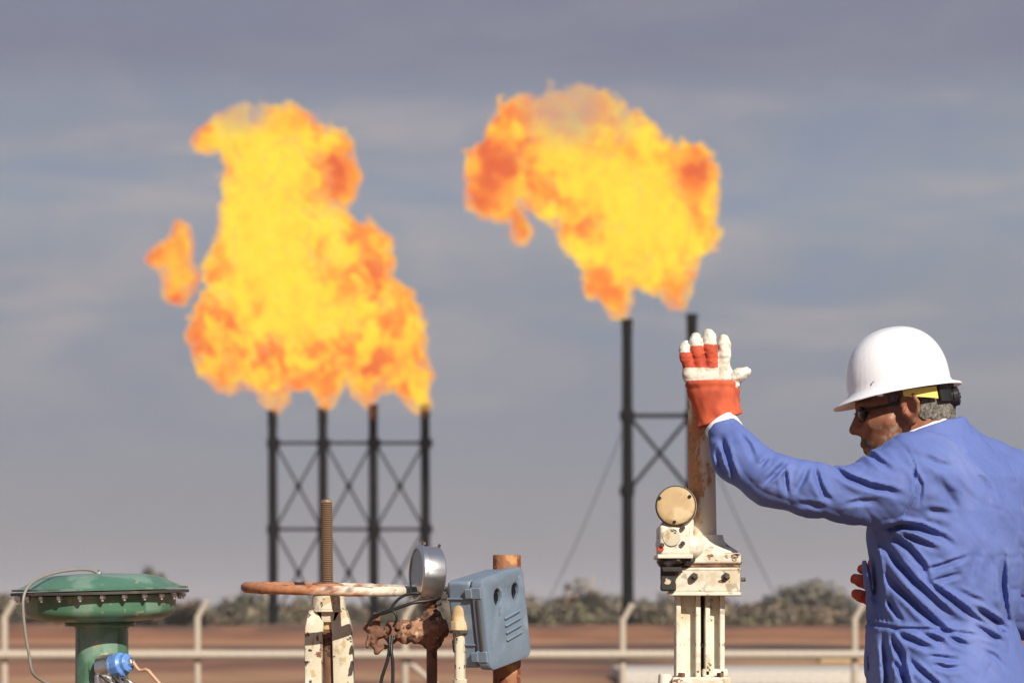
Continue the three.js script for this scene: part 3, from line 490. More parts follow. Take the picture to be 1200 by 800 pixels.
// ---------------------------------------------------------------- pressure gauge on a rusty manifold
{
  const d = 5.9, A = (x, y, z = 0) => { const p = P(x, y, d); p.z += z; return p; }, g = thing('pressure_gauge', 'round steel pressure gauge on a rusty needle valve and pipe', 'gauge', V(A(506, 0).x, 0, -d));
  const ax = V(-0.93, 0.03, 0.30).normalize(), c = A(504, 672.5), t = (h) => c.clone().addScaledVector(ax, h);
  part('gauge_case', lathe([[0, -0.026], [0.03, -0.026], [0.055, -0.023], [0.0615, -0.019], [0.0635, -0.013], [0.0635, 0.02], [0.0665, 0.021], [0.0668, 0.031], [0.064, 0.034], [0.058, 0.034], [0.058, 0.026]], c, ax, 56, 0.5), M.steel, g);
  part('dial_face', lathe([[0, 0.0265], [0.0578, 0.0265], [0.0578, 0.0245], [0, 0.0245]].reverse(), c, ax, 40), M.dial, g);
  part('lens', lathe([[0, 0.0325], [0.0575, 0.0318], [0.0575, 0.0302], [0, 0.0302]].reverse(), c, ax, 40), new THREE.MeshPhysicalMaterial({ color: new THREE.Color(0.7, 0.72, 0.72), transmission: 1, thickness: 0, roughness: 0.08 }), g);
  part('bezel_screw', hexBolt(t(0.02).add(V(0.004, 0.0665, 0)), UP, 0.006, 0.007), M.darkSteel, g); part('bezel_screw', hexBolt(t(-0.02).add(V(0.0, 0.062, 0)), V(0.5, 1, 0), 0.004, 0.008), M.darkSteel, g);
  part('back_bracket', [box(A(518, 698, 0), V(0.022, 0.02, 0.03), null, 0.004), box(A(527, 692, 0.005), V(0.018, 0.014, 0.02), null, 0.003), box(A(514, 704, 0.01), V(0.014, 0.022, 0.02), null, 0.003), rod(A(520, 690), A(533, 689), 0.006, 0.006, 10)], M.darkSteel, g);
  part('gauge_stem', [rod(A(505, 712), A(505, 703), 0.017, 0.02, 6), rod(A(505, 722), A(505, 711), 0.010, 0.010, 16)], M.rustDark, g);
  part('white_collar', lathe([[0, 0], [0.0165, 0], [0.018, 0.002], [0.0165, 0.0075], [0, 0.008]], A(505, 719.5), UP, 24), M.white, g);
  const lump = (list, r, k = 0.012, amp = 0.004, cell = 0.0032) => { let lo = [1e9, 1e9, 1e9], hi = [-1e9, -1e9, -1e9]; for (const [p, q, ra, rb] of list) for (const [v, rr] of [[p, ra], [q, rb]]) ['x', 'y', 'z'].forEach((a, i) => { lo[i] = Math.min(lo[i], v[a] - rr - 0.02); hi[i] = Math.max(hi[i], v[a] + rr + 0.02); });
    return metreUV(nets((x, y, z) => { let q = 1e9; for (const [a, b, ra, rb] of list) q = smin(q, cone(x, y, z, a, b, ra, rb), k); return q + amp * (noise(x * 70 + r, y * 70, z * 70) + 0.6 * noise(x * 150, y * 150 + r, z * 150)); }, lo, hi, cell, 0.01), 4); };
  part('tee_block', lump([[A(494, 738), A(513, 737), 0.026, 0.026], [A(506, 722), A(506, 752), 0.021, 0.022], [A(490, 734), A(486, 742), 0.022, 0.022]], 1), M.rust, g);
  part('needle_valve', lump([[A(484, 739), A(456, 741), 0.016, 0.015], [A(474, 734), A(474, 746), 0.017, 0.017], [A(459, 735), A(459, 747), 0.016, 0.016]], 2, 0.006, 0.0045), M.rust, g);
  for (const [x, y] of [[467, 735], [467, 745], [480, 733], [481, 747]]) part('bolt', hexBolt(A(x, y, 0.016), V(0, 0, 1), 0.006, 0.008), M.rustDark, g);
  part('valve_handle', lump([[A(441, 722), A(437, 752), 0.010, 0.010], [A(437, 752), A(441, 763), 0.009, 0.006], [A(441, 763), A(452, 757), 0.006, 0.005], [A(430, 735), A(442, 742), 0.009, 0.012], [A(442, 742), A(456, 741), 0.012, 0.010], [A(433, 745, 0.02), A(431, 757, 0.02), 0.006, 0.005]], 3, 0.006, 0.004, 0.0028), M.rustDark, g);
  part('stem_pipe', rod(V(A(506, 0).x, 0, -d), A(506, 750), 0.0125, 0.0125, 24), M.rustDark, g);
  part('foot_flange', lathe([[0, 0], [0.06, 0], [0.06, 0.016], [0.02, 0.02], [0, 0.02]], V(A(506, 0).x, 0, -d), UP, 24), M.rustDark, g);
  const wire = (pts, r = 0.0034) => part('wire', tube(pts.map(([x, y, z]) => A(x, y, z)), r, 50, 8), M.black, g);
  wire([[514, 697, 0.02], [500, 697, 0.04], [486, 695, 0.045], [472, 699, 0.045], [463, 707, 0.045], [458, 714, 0.045], [448, 718, 0.04], [438, 722, 0.03]]);
  wire([[516, 700, 0.02], [502, 704, 0.04], [486, 706, 0.05], [468, 712, 0.05], [452, 718, 0.045], [438, 722, 0.03], [432, 731, 0.025]], 0.004);
  wire([[440, 724, 0.03], [452, 717, 0.045], [462, 716, 0.05], [466, 724, 0.05], [462, 734, 0.04]], 0.003);
  wire([[457, 745, 0.02], [457, 760, 0.03], [454, 776, 0.03], [449, 790, 0.03], [446, 806, 0.03], [444, 860, 0.02], [452, 960, 0.0], [470, 1240, 0.0]], 0.004);
  wire([[460, 745, 0.02], [459, 762, 0.035], [461, 775, 0.035], [461, 790, 0.035], [461, 806, 0.035], [462, 880, 0.02], [466, 980, 0.0], [476, 1240, 0.0]], 0.004);
}
// ---------------------------------------------------------------- blue-grey instrument box on a rusty post
{
  const d = 5.85, A = (x, y, z = 0) => { const p = P(x, y, d); p.z += z; return p; };
  const post = A(594, 0), g = thing('instrument_box', 'blue-grey instrument box with two dark windows on a rusty post', 'instrument box', V(post.x, 0, -d - 0.05));
  part('post', [lathe([[0.024, 0], [0.0325, 0], [0.0325, A(0, 651).y], [0.0315, A(0, 649.5).y], [0.024, A(0, 649.5).y], [0.024, 0.3]], V(post.x, 0, -d - 0.06), UP, 40)], M.rustHot, g);
  const yaw = THREE.MathUtils.degToRad(58), roll = THREE.MathUtils.degToRad(10.5);
  const n = V(Math.sin(yaw), 0, Math.cos(yaw)), q = new THREE.Quaternion().setFromAxisAngle(UP, yaw).premultiply(new THREE.Quaternion().setFromAxisAngle(n, roll)), c = A(574, 724, 0.05);
  const on = (x, y, z) => V(x, y, z).applyQuaternion(q).add(c), bx = (x, y, z, w, h, t, r = 0.004) => box(on(x, y, z), V(w, h, t), q, r, 3);
  const Hh = 0.205, W = 0.175;
  part('case', [bx(0, 0, -0.020, W - 0.006, Hh - 0.006, 0.066, 0.010), bx(-W / 2 + 0.002, 0.060, -0.02, 0.006, 0.004, 0.062, 0.001), bx(-W / 2 + 0.002, -0.045, -0.02, 0.006, 0.004, 0.062, 0.001)], M.blueGrey, g);
  part('gasket', bx(0, 0, 0.0145, W - 0.010, Hh - 0.010, 0.006, 0.002), M.black, g);
  const lidShape = new THREE.Shape(), rr = 0.022, hw = W / 2, hh = Hh / 2; lidShape.moveTo(-hw + rr, -hh); lidShape.lineTo(hw - rr, -hh); lidShape.quadraticCurveTo(hw, -hh, hw, -hh + rr); lidShape.lineTo(hw, hh - rr); lidShape.quadraticCurveTo(hw, hh, hw - rr, hh); lidShape.lineTo(-hw + rr, hh); lidShape.quadraticCurveTo(-hw, hh, -hw, hh - rr); lidShape.lineTo(-hw, -hh + rr); lidShape.quadraticCurveTo(-hw, -hh, -hw + rr, -hh);
  for (const [cx, cy] of [[-0.028, 0.052], [0.048, 0.052]]) { const h = new THREE.Path(); h.absellipse(cx, cy, 0.019, 0.023, 0, Math.PI * 2, true); lidShape.holes.push(h); }
  for (let i = 0; i < 3; i++) { const h = new THREE.Path(), y = -0.004 - i * 0.0165, x = 0.022; h.moveTo(x - 0.032, y - 0.0055); h.lineTo(x + 0.032, y + 0.0015); h.lineTo(x + 0.032, y + 0.0055); h.lineTo(x - 0.032, y - 0.0015); h.closePath(); lidShape.holes.push(h); }
  const lid = new THREE.ExtrudeGeometry(lidShape, { depth: 0.020, bevelEnabled: true, bevelSize: 0.003, bevelThickness: 0.005, bevelSegments: 3, curveSegments: 14 }); lid.translate(0, 0, 0.021); lid.applyQuaternion(q); lid.translate(c.x, c.y, c.z);
  const lm = part('lid', metreUV(crease(lid, 0.5), 4), M.blueGrey, g);
  part('lid_backing', bx(0.012, 0.005, 0.028, W - 0.05, Hh - 0.05, 0.012, 0.002), M.black, lm);
  for (const cx of [-0.028, 0.048]) part('window', lathe([[0, 0.002], [0.0155, 0.002], [0.017, 0], [0, 0]].reverse(), on(cx, 0.052, 0.0345), n, 28), M.glass, lm);
  for (const y of [0.072, -0.072]) part('hinge', [bx(-W / 2 + 0.005, y, 0.028, 0.02, 0.028, 0.03, 0.004), bx(-W / 2 - 0.003, y, 0.010, 0.008, 0.022, 0.018, 0.002)], M.blueGrey, g);
  part('hinge_rod', rod(on(-W / 2 - 0.002, -0.058, 0.030), on(-W / 2 - 0.002, 0.058, 0.030), 0.0045, 0.0045, 10), M.darkSteel, g);
  for (let i = 0; i < 4; i++) { const rq = q.clone().multiply(new THREE.Quaternion().setFromAxisAngle(V(0, 0, 1), 0.11)); part('rib', box(on(0.022, 0.0045 - i * 0.0165, 0.0475), V(0.068, 0.0062, 0.008), rq, 0.0028, 2), M.blueGrey, lm); }
  part('latch', bx(W / 2 + 0.002, 0.0, 0.022, 0.008, 0.03, 0.022, 0.002), M.darkSteel, g);
  part('bracket', [bx(0.0, -0.06, -0.08, 0.06, 0.03, 0.02, 0.003), bx(0.0, 0.06, -0.08, 0.06, 0.03, 0.02, 0.003)], M.darkSteel, g);
  // cream conduit elbow entering the box side
  const e = thing('conduit_elbow', 'cream painted conduit elbow running down beside the blue-grey box', 'conduit', V(A(540, 0).x, 0, -d + 0.09));
  const z = 0.10;
  part('elbow', [tube([A(540, 734, z), A(540, 722, z), A(542, 715, z), A(548, 711, z - 0.004), A(560, 710, z - 0.02)], 0.0195, 24, 18), rod(A(540, 739, z), A(540, 727, z), 0.022, 0.0215, 24), rod(A(551, 711, z - 0.004), A(557, 710.5, z - 0.014), 0.0225, 0.0225, 24)], M.tan, e);
  part('locknut', lathe([[0, 0], [0.0235, 0], [0.0235, 0.006], [0, 0.006]], A(540, 741.5, z), UP, 8, 0.3), M.darkSteel, e);
  part('pipe', [rod(V(A(540, 0).x, 0, -d + z), A(540, 740, z), 0.0125, 0.0125, 24), rod(A(540, 800, z), A(540, 794, z), 0.0155, 0.0165, 20)], M.cream, e);
}
// ---------------------------------------------------------------- valve with a round gear-case plate and a tall stem cover
{
  const d = 5.97, A = (x, y, z = 0) => { const p = P(x, y, d); p.z += z; return p; }, g = thing('geared_valve', 'cream geared valve with round plate and tall rust-streaked stem cover', 'valve', V(A(825, 0).x, 0, -d));
  // stem cover tube, rust streaks down its painted side
  const a = A(824, 641), b = A(821, 438), tubeG = new THREE.CylinderGeometry(0.031, 0.0325, b.y - a.y, 56, 160); { const m = new THREE.Matrix4().makeRotationFromQuaternion(turnTo(b.clone().sub(a))); tubeG.applyMatrix4(m); const mid = a.clone().lerp(b, 0.5); tubeG.translate(mid.x, mid.y, mid.z); }
  paintVerts(tubeG, (x, y, z) => { const u = (x - lerp(a.x, b.x, (y - a.y) / (b.y - a.y))) / 0.032, n = fbm(x * 30, y * 9, z * 30, 5), n2 = fbm(x * 110, y * 60, z * 110, 4);
    const r = smoothstep(-u * 0.6 + 1.9 * n + 0.5 * n2 + clamp((y - A(0, 610).y) * 3, -0.5, 0.3), -0.05, 0.6); let c = mix3([0.70, 0.63, 0.50], [0.55, 0.38, 0.21], smoothstep(n + 0.4 * n2, 0.0, 0.35) * 0.7); c = mix3(c, mix3([0.50, 0.21, 0.07], [0.66, 0.36, 0.14], smoothstep(n2, -0.1, 0.25)), r); return mix3(c, [0.16, 0.07, 0.035], smoothstep(n2 - 0.2 + 0.3 * r, 0.16, 0.26) * 0.6); });
  part('stem_cover', tubeG, M.worn, g);
  part('cover_cap', lathe([[0, 0], [0.033, 0], [0.034, 0.004], [0.0335, 0.012], [0.026, 0.018], [0, 0.02]], b.clone().add(V(0, -0.004, 0)), UP, 32), M.grease, g);
  part('cover_base', lathe([[0, 0], [0.072, 0], [0.070, 0.012], [0.048, 0.026], [0.038, 0.036], [0.0345, 0.05], [0, 0.05]], A(830, 652, 0), UP, 40, 0.7), M.white, g);
  // gear housing: lid above, bolted block below
  const q = new THREE.Quaternion().setFromAxisAngle(UP, -0.10);
  part('housing_lid', [box(A(834, 655), V(0.140, 0.026, 0.15), q, 0.007, 3), box(A(850, 647), V(0.045, 0.02, 0.06), q, 0.008, 3)], M.cream, g);
  part('gasket', box(A(829, 663.5), V(0.150, 0.0065, 0.148), q, 0.002), M.rust, g);
  part('housing', [box(A(826, 680), V(0.166, 0.058, 0.152), q, 0.006, 3), box(A(826, 696), V(0.170, 0.008, 0.158), q, 0.002), box(A(829, 667.5), V(0.156, 0.008, 0.156), q, 0.003)], M.white, g);
  const nf = V(0, 0, 1).applyQuaternion(q);
  for (const [x, y] of [[811, 676], [848, 676]]) part('bolt', [hexBolt(A(x, y, 0.0765), nf, 0.0095, 0.012), rod(A(x, y, 0.08), A(x, y, 0.094), 0.0045, 0.0045, 10)], M.darkSteel, g);
  for (const [x, y] of [[806, 655], [858, 655]]) part('bolt', hexBolt(A(x, y, 0.0755), nf, 0.007, 0.007), M.cream, g);
  part('side_stud', [rod(A(868, 679, 0.02), A(873, 679, 0.02), 0.005, 0.005, 10)], M.darkSteel, g);
  // gear drive standing at the front left
  const ax = V(-0.16, 0.02, 1).normalize(), k = A(789, 595, 0.10);
  part('gear_drum', lathe([[0, -0.12], [0.036, -0.12], [0.041, -0.10], [0.0445, -0.02], [0.0470, -0.012], [0.0475, -0.003], [0.0465, 0], [0, 0]], k, ax, 48), M.white, g);
  part('rim_gasket', lathe([[0.04, 0.0005], [0.0468, 0.0005], [0.0472, 0.003], [0.0466, 0.0055], [0.04, 0.0055]], k, ax, 48), M.darkSteel, g);
  const plate = part('round_plate', lathe([[0, 0.0128], [0.03, 0.0125], [0.041, 0.0118], [0.0442, 0.0095], [0.0445, 0.0058], [0, 0.0058]].reverse(), k, ax, 48, 0.9), M.tan, g);
  const e1 = V(1, 0, 0.16).normalize(), on = (u, v, w) => k.clone().addScaledVector(e1, u).add(V(0, v, 0)).addScaledVector(ax, w);
  for (const [u, v] of [[-0.036, 0.018], [0.033, 0.021], [-0.002, -0.037]]) part('screw', hexBolt(on(u, v, 0.0115), ax, 0.0042, 0.004), M.black, plate);
  const lumps = (list, r, kk, amp, cell) => { let lo = [1e9, 1e9, 1e9], hi = [-1e9, -1e9, -1e9]; for (const [p, o, ra, rb] of list) for (const [v, rr] of [[p, ra], [o, rb]]) ['x', 'y', 'z'].forEach((c, i) => { lo[i] = Math.min(lo[i], v[c] - rr - 0.02); hi[i] = Math.max(hi[i], v[c] + rr + 0.02); }); return metreUV(nets((x, y, z) => { let v = 1e9; for (const [p, o, ra, rb] of list) v = smin(v, cone(x, y, z, p, o, ra, rb), kk); return v + amp * (noise(x * 60 + r, y * 60, z * 60) + 0.5 * noise(x * 140, y * 140 + r, z * 140)); }, lo, hi, cell, 0.012), 4); };
  part('gear_case', [lumps([[A(787, 622, 0.02), A(787, 622, 0.074), 0.031, 0.030], [A(796, 618, 0.02), A(796, 600, 0.02), 0.034, 0.034], [A(796, 640, 0), A(791, 637, 0.066), 0.034, 0.031], [A(812, 644, 0), A(809, 642, 0.066), 0.03, 0.027], [A(776, 638, 0.04), A(776, 640, 0.07), 0.018, 0.017]], 4, 0.012, 0.0012, 0.0032)], M.white, g);
  part('gear_box', [box(A(788, 634, 0.025), V(0.070, 0.070, 0.150), null, 0.008, 3), box(A(788, 653, 0.03), V(0.082, 0.010, 0.155), null, 0.003)], M.white, g);
  part('small_plate', lathe([[0, 0], [0.0195, 0], [0.0205, 0.001], [0.0195, 0.003], [0, 0.0035]], A(784, 631, 0.102), ax, 32), M.cream, g);
  for (const [x, y] of [[773, 640], [797, 638], [808, 641], [797, 620]]) part('bolt', hexBolt(A(x, y, x < 790 ? 0.108 : x < 800 ? 0.105 : 0.085), ax, 0.0055, 0.006), M.darkSteel, g);
  part('red_plug', rod(A(772, 644, 0.09), A(771, 644.5, 0.108), 0.008, 0.007, 14), new THREE.MeshStandardMaterial({ color: new THREE.Color(0.5, 0.06, 0.03), roughness: 0.6 }), g);
  part('greasy_gear', lumps([[A(780, 657, 0.0), A(780, 657, 0.080), 0.018, 0.018], [A(796, 655, 0.04), A(790, 656, 0.088), 0.017, 0.015], [A(814, 655, 0.05), A(803, 658, 0.085), 0.009, 0.010]], 9, 0.010, 0.005, 0.0032), M.grease, g);
  part('grease_guard', [box(A(783, 677, 0.035), V(0.036, 0.062, 0.100), q, 0.004), box(A(786, 668, 0.07), V(0.046, 0.012, 0.06), q, 0.003)], M.grease, g);
  // two ribbed legs, base plate, body
  const leg = (x0, x1) => { const p0 = A(x0, 700), p1 = A(x1, 700), w = p1.x - p0.x, y0 = A(0, 803).y, y1 = A(0, 697).y, h = y1 - y0, cx = (p0.x + p1.x) / 2, cy = (y0 + y1) / 2; return [box(V(cx, cy, -d - 0.01), V(w, h, 0.05), null, 0.003), box(V(p0.x + 0.006, cy, -d + 0.025), V(0.012, h, 0.03), null, 0.003), box(V(p1.x - 0.006, cy, -d + 0.025), V(0.012, h, 0.03), null, 0.003)]; };
  part('yoke_leg', leg(791, 820), M.white, g);
  part('yoke_leg', leg(825, 848), M.white, g);
  part('stem', rod(A(823, 803, -0.03), A(823, 690, -0.03), 0.012, 0.012, 16), M.grease, g);
  part('base_plate', [box(A(820, 799), V(0.135, 0.026, 0.13), null, 0.005, 3), box(A(837, 788), V(0.06, 0.02, 0.08), null, 0.006, 3), rod(A(779, 806, 0.03), A(779, 789, 0.03), 0.018, 0.016, 16)], M.white, g);
  for (const [x, z] of [[842, 0.055], [797, 0.055]]) part('bolt', hexBolt(A(x, 792.5, z), UP, 0.009, 0.010), M.rustDark, g);
  const x0 = A(822, 0).x;
  part('valve_body', [lathe([[0, 0], [0.17, 0], [0.17, 0.03], [0.085, 0.05], [0.095, 0.15], [0.15, 0.24], [0.16, 0.36], [0.11, 0.48], [0.095, 0.62], [0.14, 0.64], [0.14, 0.67], [0.08, 0.69], [0.065, 0.895], [0, 0.897]], V(x0, 0, -d), UP, 40), rod(V(x0 - 0.28, 0.3, -d), V(x0 + 0.28, 0.3, -d), 0.11), rod(V(x0 - 0.32, 0.3, -d), V(x0 - 0.28, 0.3, -d), 0.18), rod(V(x0 + 0.28, 0.3, -d), V(x0 + 0.32, 0.3, -d), 0.18)], M.white, g);
}

// ---------------------------------------------------------------- the man
{
  const LAT = V(-0.655, 0, 0.756), FWD = V(-0.756, 0, -0.655);       // his left, his front
  const g = thing('person', 'man in blue coverall and white hard hat raising a gloved hand', 'person', V(1.02, 0, -6.02));
  // --- joints (world)
  const neckBase = V(1.005, 1.475, -6.0), S = P(1070, 562, 5.86), A0 = P(1036, 575, 5.84), A1 = P(1000, 579, 5.82), A2 = P(950, 572, 5.80), E = P(903, 562, 5.80), F1 = P(868, 537, 5.83), Wr = P(851, 509, 5.88);
  const SR = P(1178, 580, 6.14), ER = V(1.275, 1.08, -6.16), WR = V(1.005, 1.075, -6.235), HR = V(0.92, 1.11, -6.225);
  const secs = [ // y, centre x, centre z, half width, half depth
    [P(0, 860, 6).y, 1.03, -6.0, 0.205, 0.165], [P(0, 800, 6).y, 1.035, -6.0, 0.226, 0.176], [P(0, 745, 6).y, 1.008, -6.0, 0.214, 0.164], [P(0, 728, 6).y, 1.006, -6.0, 0.207, 0.157], [P(0, 705, 6).y, 1.014, -6.0, 0.218, 0.163], [P(0, 650, 6).y, 1.022, -6.0, 0.232, 0.168], [P(0, 600, 6).y, 1.028, -6.0, 0.226, 0.162], [P(0, 560, 6).y, 1.025, -6.0, 0.200, 0.145], [P(0, 535, 6).y, 1.02, -6.0, 0.14, 0.11]];
  const torso = (x, y, z, grow = 0) => {
    let i = 0; while (i < secs.length - 2 && y > secs[i + 1][0]) i++;
    const a = secs[i], b = secs[i + 1], t0 = clamp((y - a[0]) / (b[0] - a[0]), 0, 1), t = t0;
    const dx = x - lerp(a[1], b[1], t), dz = z - lerp(a[2], b[2], t), hw = lerp(a[3], b[3], t) + grow, hd = lerp(a[4], b[4], t) + grow;
    const u = dx * LAT.x + dz * LAT.z, v = dx * FWD.x + dz * FWD.z;
    const k0 = Math.hypot(u / hw, v / hd), k1 = Math.hypot(u / hw / hw, v / hd / hd), side = k1 < 1e-6 ? -hd : k0 * (k0 - 1) / k1;
    const cap = Math.max(secs[0][0] - y, y - secs[secs.length - 1][0]);
    return smax(side, cap, 0.04);
  };
  const hip = (s) => V(1.03, 0.9, -6.0).addScaledVector(LAT, s * 0.10), knee = (s) => V(1.02, 0.50, -6.0).addScaledVector(LAT, s * 0.12).addScaledVector(FWD, 0.03), ankle = (s) => V(1.02, 0.09, -6.0).addScaledVector(LAT, s * 0.13).addScaledVector(FWD, -0.02);
  const hips = [hip(1), hip(-1)], knees = [knee(1), knee(-1)], ankles = [ankle(1), ankle(-1)];
  const armR = [[S, A0, 0.094, 0.085], [A0, A1, 0.085, 0.064], [A1, A2, 0.064, 0.058], [A2, E, 0.058, 0.0585], [E, F1, 0.0585, 0.053], [F1, Wr, 0.053, 0.041]];
  const neckL = neckBase.clone().add(V(-0.01, -0.035, 0.02)), neckR = neckBase.clone().add(V(0.045, -0.03, -0.01));
  const upper = (x, y, z, k) => {
    let d = smin(torso(x, y, z, -k), cone(x, y, z, neckL, S, 0.072 - k, 0.098 - k), 0.06);
    d = smin(d, cone(x, y, z, neckR, SR, 0.07 - k, 0.108 - k), 0.06);
    let a = 1e9; for (const [p, q, ra, rb] of armR) a = smin(a, cone(x, y, z, p, q, ra - k, rb - k), 0.02);
    d = smin(d, a, 0.05);
    d = smin(d, cone(x, y, z, SR, ER, 0.105 - k, 0.072 - k), 0.04);
    d = smin(d, cone(x, y, z, ER, WR, 0.068 - k, 0.046 - k), 0.025);
    return d;
  };
  const legs = (x, y, z, k) => { let d = 1e9; for (let i = 0; i < 2; i++) d = smin(d, smin(cone(x, y, z, hips[i], knees[i], 0.125 - k, 0.092 - k), cone(x, y, z, knees[i], ankles[i], 0.092 - k, 0.078 - k), 0.03), 0.02); return d; };
  // --- folds of the cloth: valleys [points, width, depth] on the side that faces right and forward of him
  const FD = 5.83, FK = FD / F;
  const folds = [
    [[[920, 542], [904, 558], [888, 573]], 4.2, 8], [[[916, 549], [916, 566], [920, 586]], 4, 7], [[[945, 547], [938, 562], [927, 582]], 4.5, 6], [[[950, 546], [955, 568], [962, 582], [974, 590]], 4.6, 9], [[[972, 547], [990, 561], [1014, 571], [1040, 577], [1056, 583]], 5, 9], [[[846, 512], [852, 540], [862, 568]], 4.5, 8], [[[839, 522], [843, 545], [853, 562]], 3.6, 6], [[[898, 538], [886, 551]], 3, 5], [[[1014, 524], [1026, 540], [1044, 556]], 4.6, 6], [[[866, 508], [876, 522], [884, 545]], 4, 4], [[[985, 592], [1004, 588], [1024, 588]], 3.6, 4], [[[930, 590], [945, 592], [966, 596]], 4, 4],
    [[[1040, 640], [1054, 662], [1070, 681], [1097, 706], [1124, 729]], 5.2, 13], [[[1040, 674], [1056, 692], [1078, 714], [1106, 738], [1136, 758]], 5, 12], [[[1080, 680], [1112, 701], [1142, 722], [1172, 741]], 5, 11], [[[1034, 621], [1054, 616], [1076, 619], [1101, 629], [1124, 643]], 5.2, 11], [[[1044, 626], [1064, 642], [1080, 662], [1088, 684]], 4.6, 9], [[[1050, 624], [1066, 630], [1084, 638], [1100, 646]], 4, 7], [[[1080, 668], [1100, 663], [1120, 656], [1138, 650]], 3.8, 6], [[[1088, 682], [1108, 676], [1128, 671]], 3.6, 5], [[[1120, 690], [1140, 700], [1160, 706]], 4, 4], [[[1144, 712], [1160, 720], [1176, 729], [1195, 740]], 5, 13], [[[1138, 729], [1160, 741], [1184, 753]], 4.6, 9], [[[1174, 734], [1190, 745]], 4, 6],
    [[[1181, 640], [1182, 680], [1186, 708], [1196, 742]], 5.5, 9], [[[1022, 625], [1029, 658], [1033, 690], [1037, 722]], 5, 11], [[[1014, 640], [1016, 680], [1018, 715]], 4, 6], [[[1040, 700], [1050, 716], [1060, 731]], 4, 8], [[[1012, 722], [1030, 731], [1050, 736], [1100, 738], [1150, 744], [1200, 752]], 3.2, 5],
    [[[1042, 740], [1056, 765], [1060, 800], [1062, 830]], 4.6, 10], [[[1050, 740], [1070, 750], [1094, 762]], 4.6, 10], [[[1074, 740], [1092, 746], [1114, 757]], 4.2, 8], [[[1038, 738], [1041, 770], [1042, 800], [1042, 830]], 4.6, 11], [[[1022, 740], [1018, 770], [1016, 800], [1016, 830]], 4.2, 9], [[[1105, 744], [1122, 751], [1138, 758]], 4, 7], [[[1084, 768], [1104, 770], [1124, 773]], 4, 7], [[[1088, 776], [1108, 782], [1130, 780]], 3.8, 6], [[[1044, 770], [1056, 786], [1068, 812]], 4.4, 9], [[[1064, 772], [1076, 784], [1094, 800], [1110, 822]], 4.2, 8], [[[1150, 760], [1170, 770], [1190, 790]], 5, 5],
    [[[1058, 524], [1067, 548], [1067, 580], [1056, 604], [1040, 618]], 2.2, 3], [[[1085, 560], [1110, 580], [1128, 612]], 9, 4], [[[1130, 540], [1160, 575], [1174, 610]], 10, 4], [[[1078, 598], [1098, 600], [1120, 604]], 5, 4], [[[1075, 535], [1095, 545], [1120, 549]], 6, 4], [[[1150, 640], [1140, 665], [1138, 690]], 8, 4], [[[1060, 545], [1074, 570], [1072, 600]], 4, 5],
  ].map(([pts, w, dp]) => ({ p: pts.map(([x, y]) => [(x - 600) * FK, H - (y - 720) * FK]), w: w * 0.66 * FK, a: dp * 0.001, n: pts.length - 1 }));
  for (const f of folds) { f.x0 = Math.min(...f.p.map((p) => p[0])) - f.w * 4; f.x1 = Math.max(...f.p.map((p) => p[0])) + f.w * 4; f.y0 = Math.min(...f.p.map((p) => p[1])) - f.w * 4; f.y1 = Math.max(...f.p.map((p) => p[1])) + f.w * 4; }
  const foldAt = (x, y, z) => {
    const front = smoothstep(z, -6.05, -5.95); let s = 0;
    if (front > 0) for (const f of folds) {
      if (x < f.x0 || x > f.x1 || y < f.y0 || y > f.y1) continue;
      let best = 1e9, at = 0, sg = 1;
      for (let i = 0; i < f.n; i++) { const a = f.p[i], b = f.p[i + 1], bx = b[0] - a[0], by = b[1] - a[1], t = clamp(((x - a[0]) * bx + (y - a[1]) * by) / (bx * bx + by * by), 0, 1), ox = x - a[0] - bx * t, oy = y - a[1] - by * t, q = Math.hypot(ox, oy); if (q < best) { best = q; at = (i + t) / f.n; sg = bx * oy - by * ox; } }
      const e = smoothstep(at, -0.08, 0.32) * smoothstep(1 - at, -0.05, 0.45), t = best / f.w * (sg > 0 ? 1.2 : 0.72); if (t > 4) continue;
      s += e * f.a * 1.55 * (Math.exp(-t * t) - 0.5 * Math.exp(-((t - 1.9) ** 2) * 0.9)) * front;
    }
    // loose drape and fine creases, running down and out from the armpit
    const u = x * 0.78 - y * 0.62, v = x * 0.62 + y * 0.78;
    s += 0.007 * noise(u * 5 + 1, v * 16, z * 9) + 0.0020 * noise(u * 12, v * 36 + 3, z * 18) + 0.001 * noise(u * 30, v * 90, z * 50);
    const wu = u + 0.05 * noise(u * 4, v * 4, z * 4), cr = 1 - Math.abs(noise(wu * 5.5 + 2, v * 17, z * 9)) * 3.2, cr2 = 1 - Math.abs(noise(wu * 12 + 9, v * 26 + 4, z * 17)) * 3.6; if (cr > 0) s += 0.0026 * cr * cr * cr; if (cr2 > 0) s += 0.0012 * cr2 * cr2;
    if (z < -5.97) s += 0.006 * noise(x * 14 + 8, y * 9, z * 14);
    const gather = Math.exp(-(((y - (H - 0.022 + (1.0 - x) * 0.07)) / 0.016) ** 2)); if (gather > 0.02) s += gather * 0.003 * smoothstep(-x, -0.90, -0.82) * Math.sin(Math.atan2(x - 1.0, z + 6.0) * 95);
    return s;
  };
  const cloth = (x, y, z) => { let d = y < 1.0 ? smin(upper(x, y, z, 0), legs(x, y, z, 0), 0.05) : upper(x, y, z, 0); d = smax(d, 0.1 - y, 0.01); return Math.abs(d) < 0.05 ? d + foldAt(x, y, z) : d; };
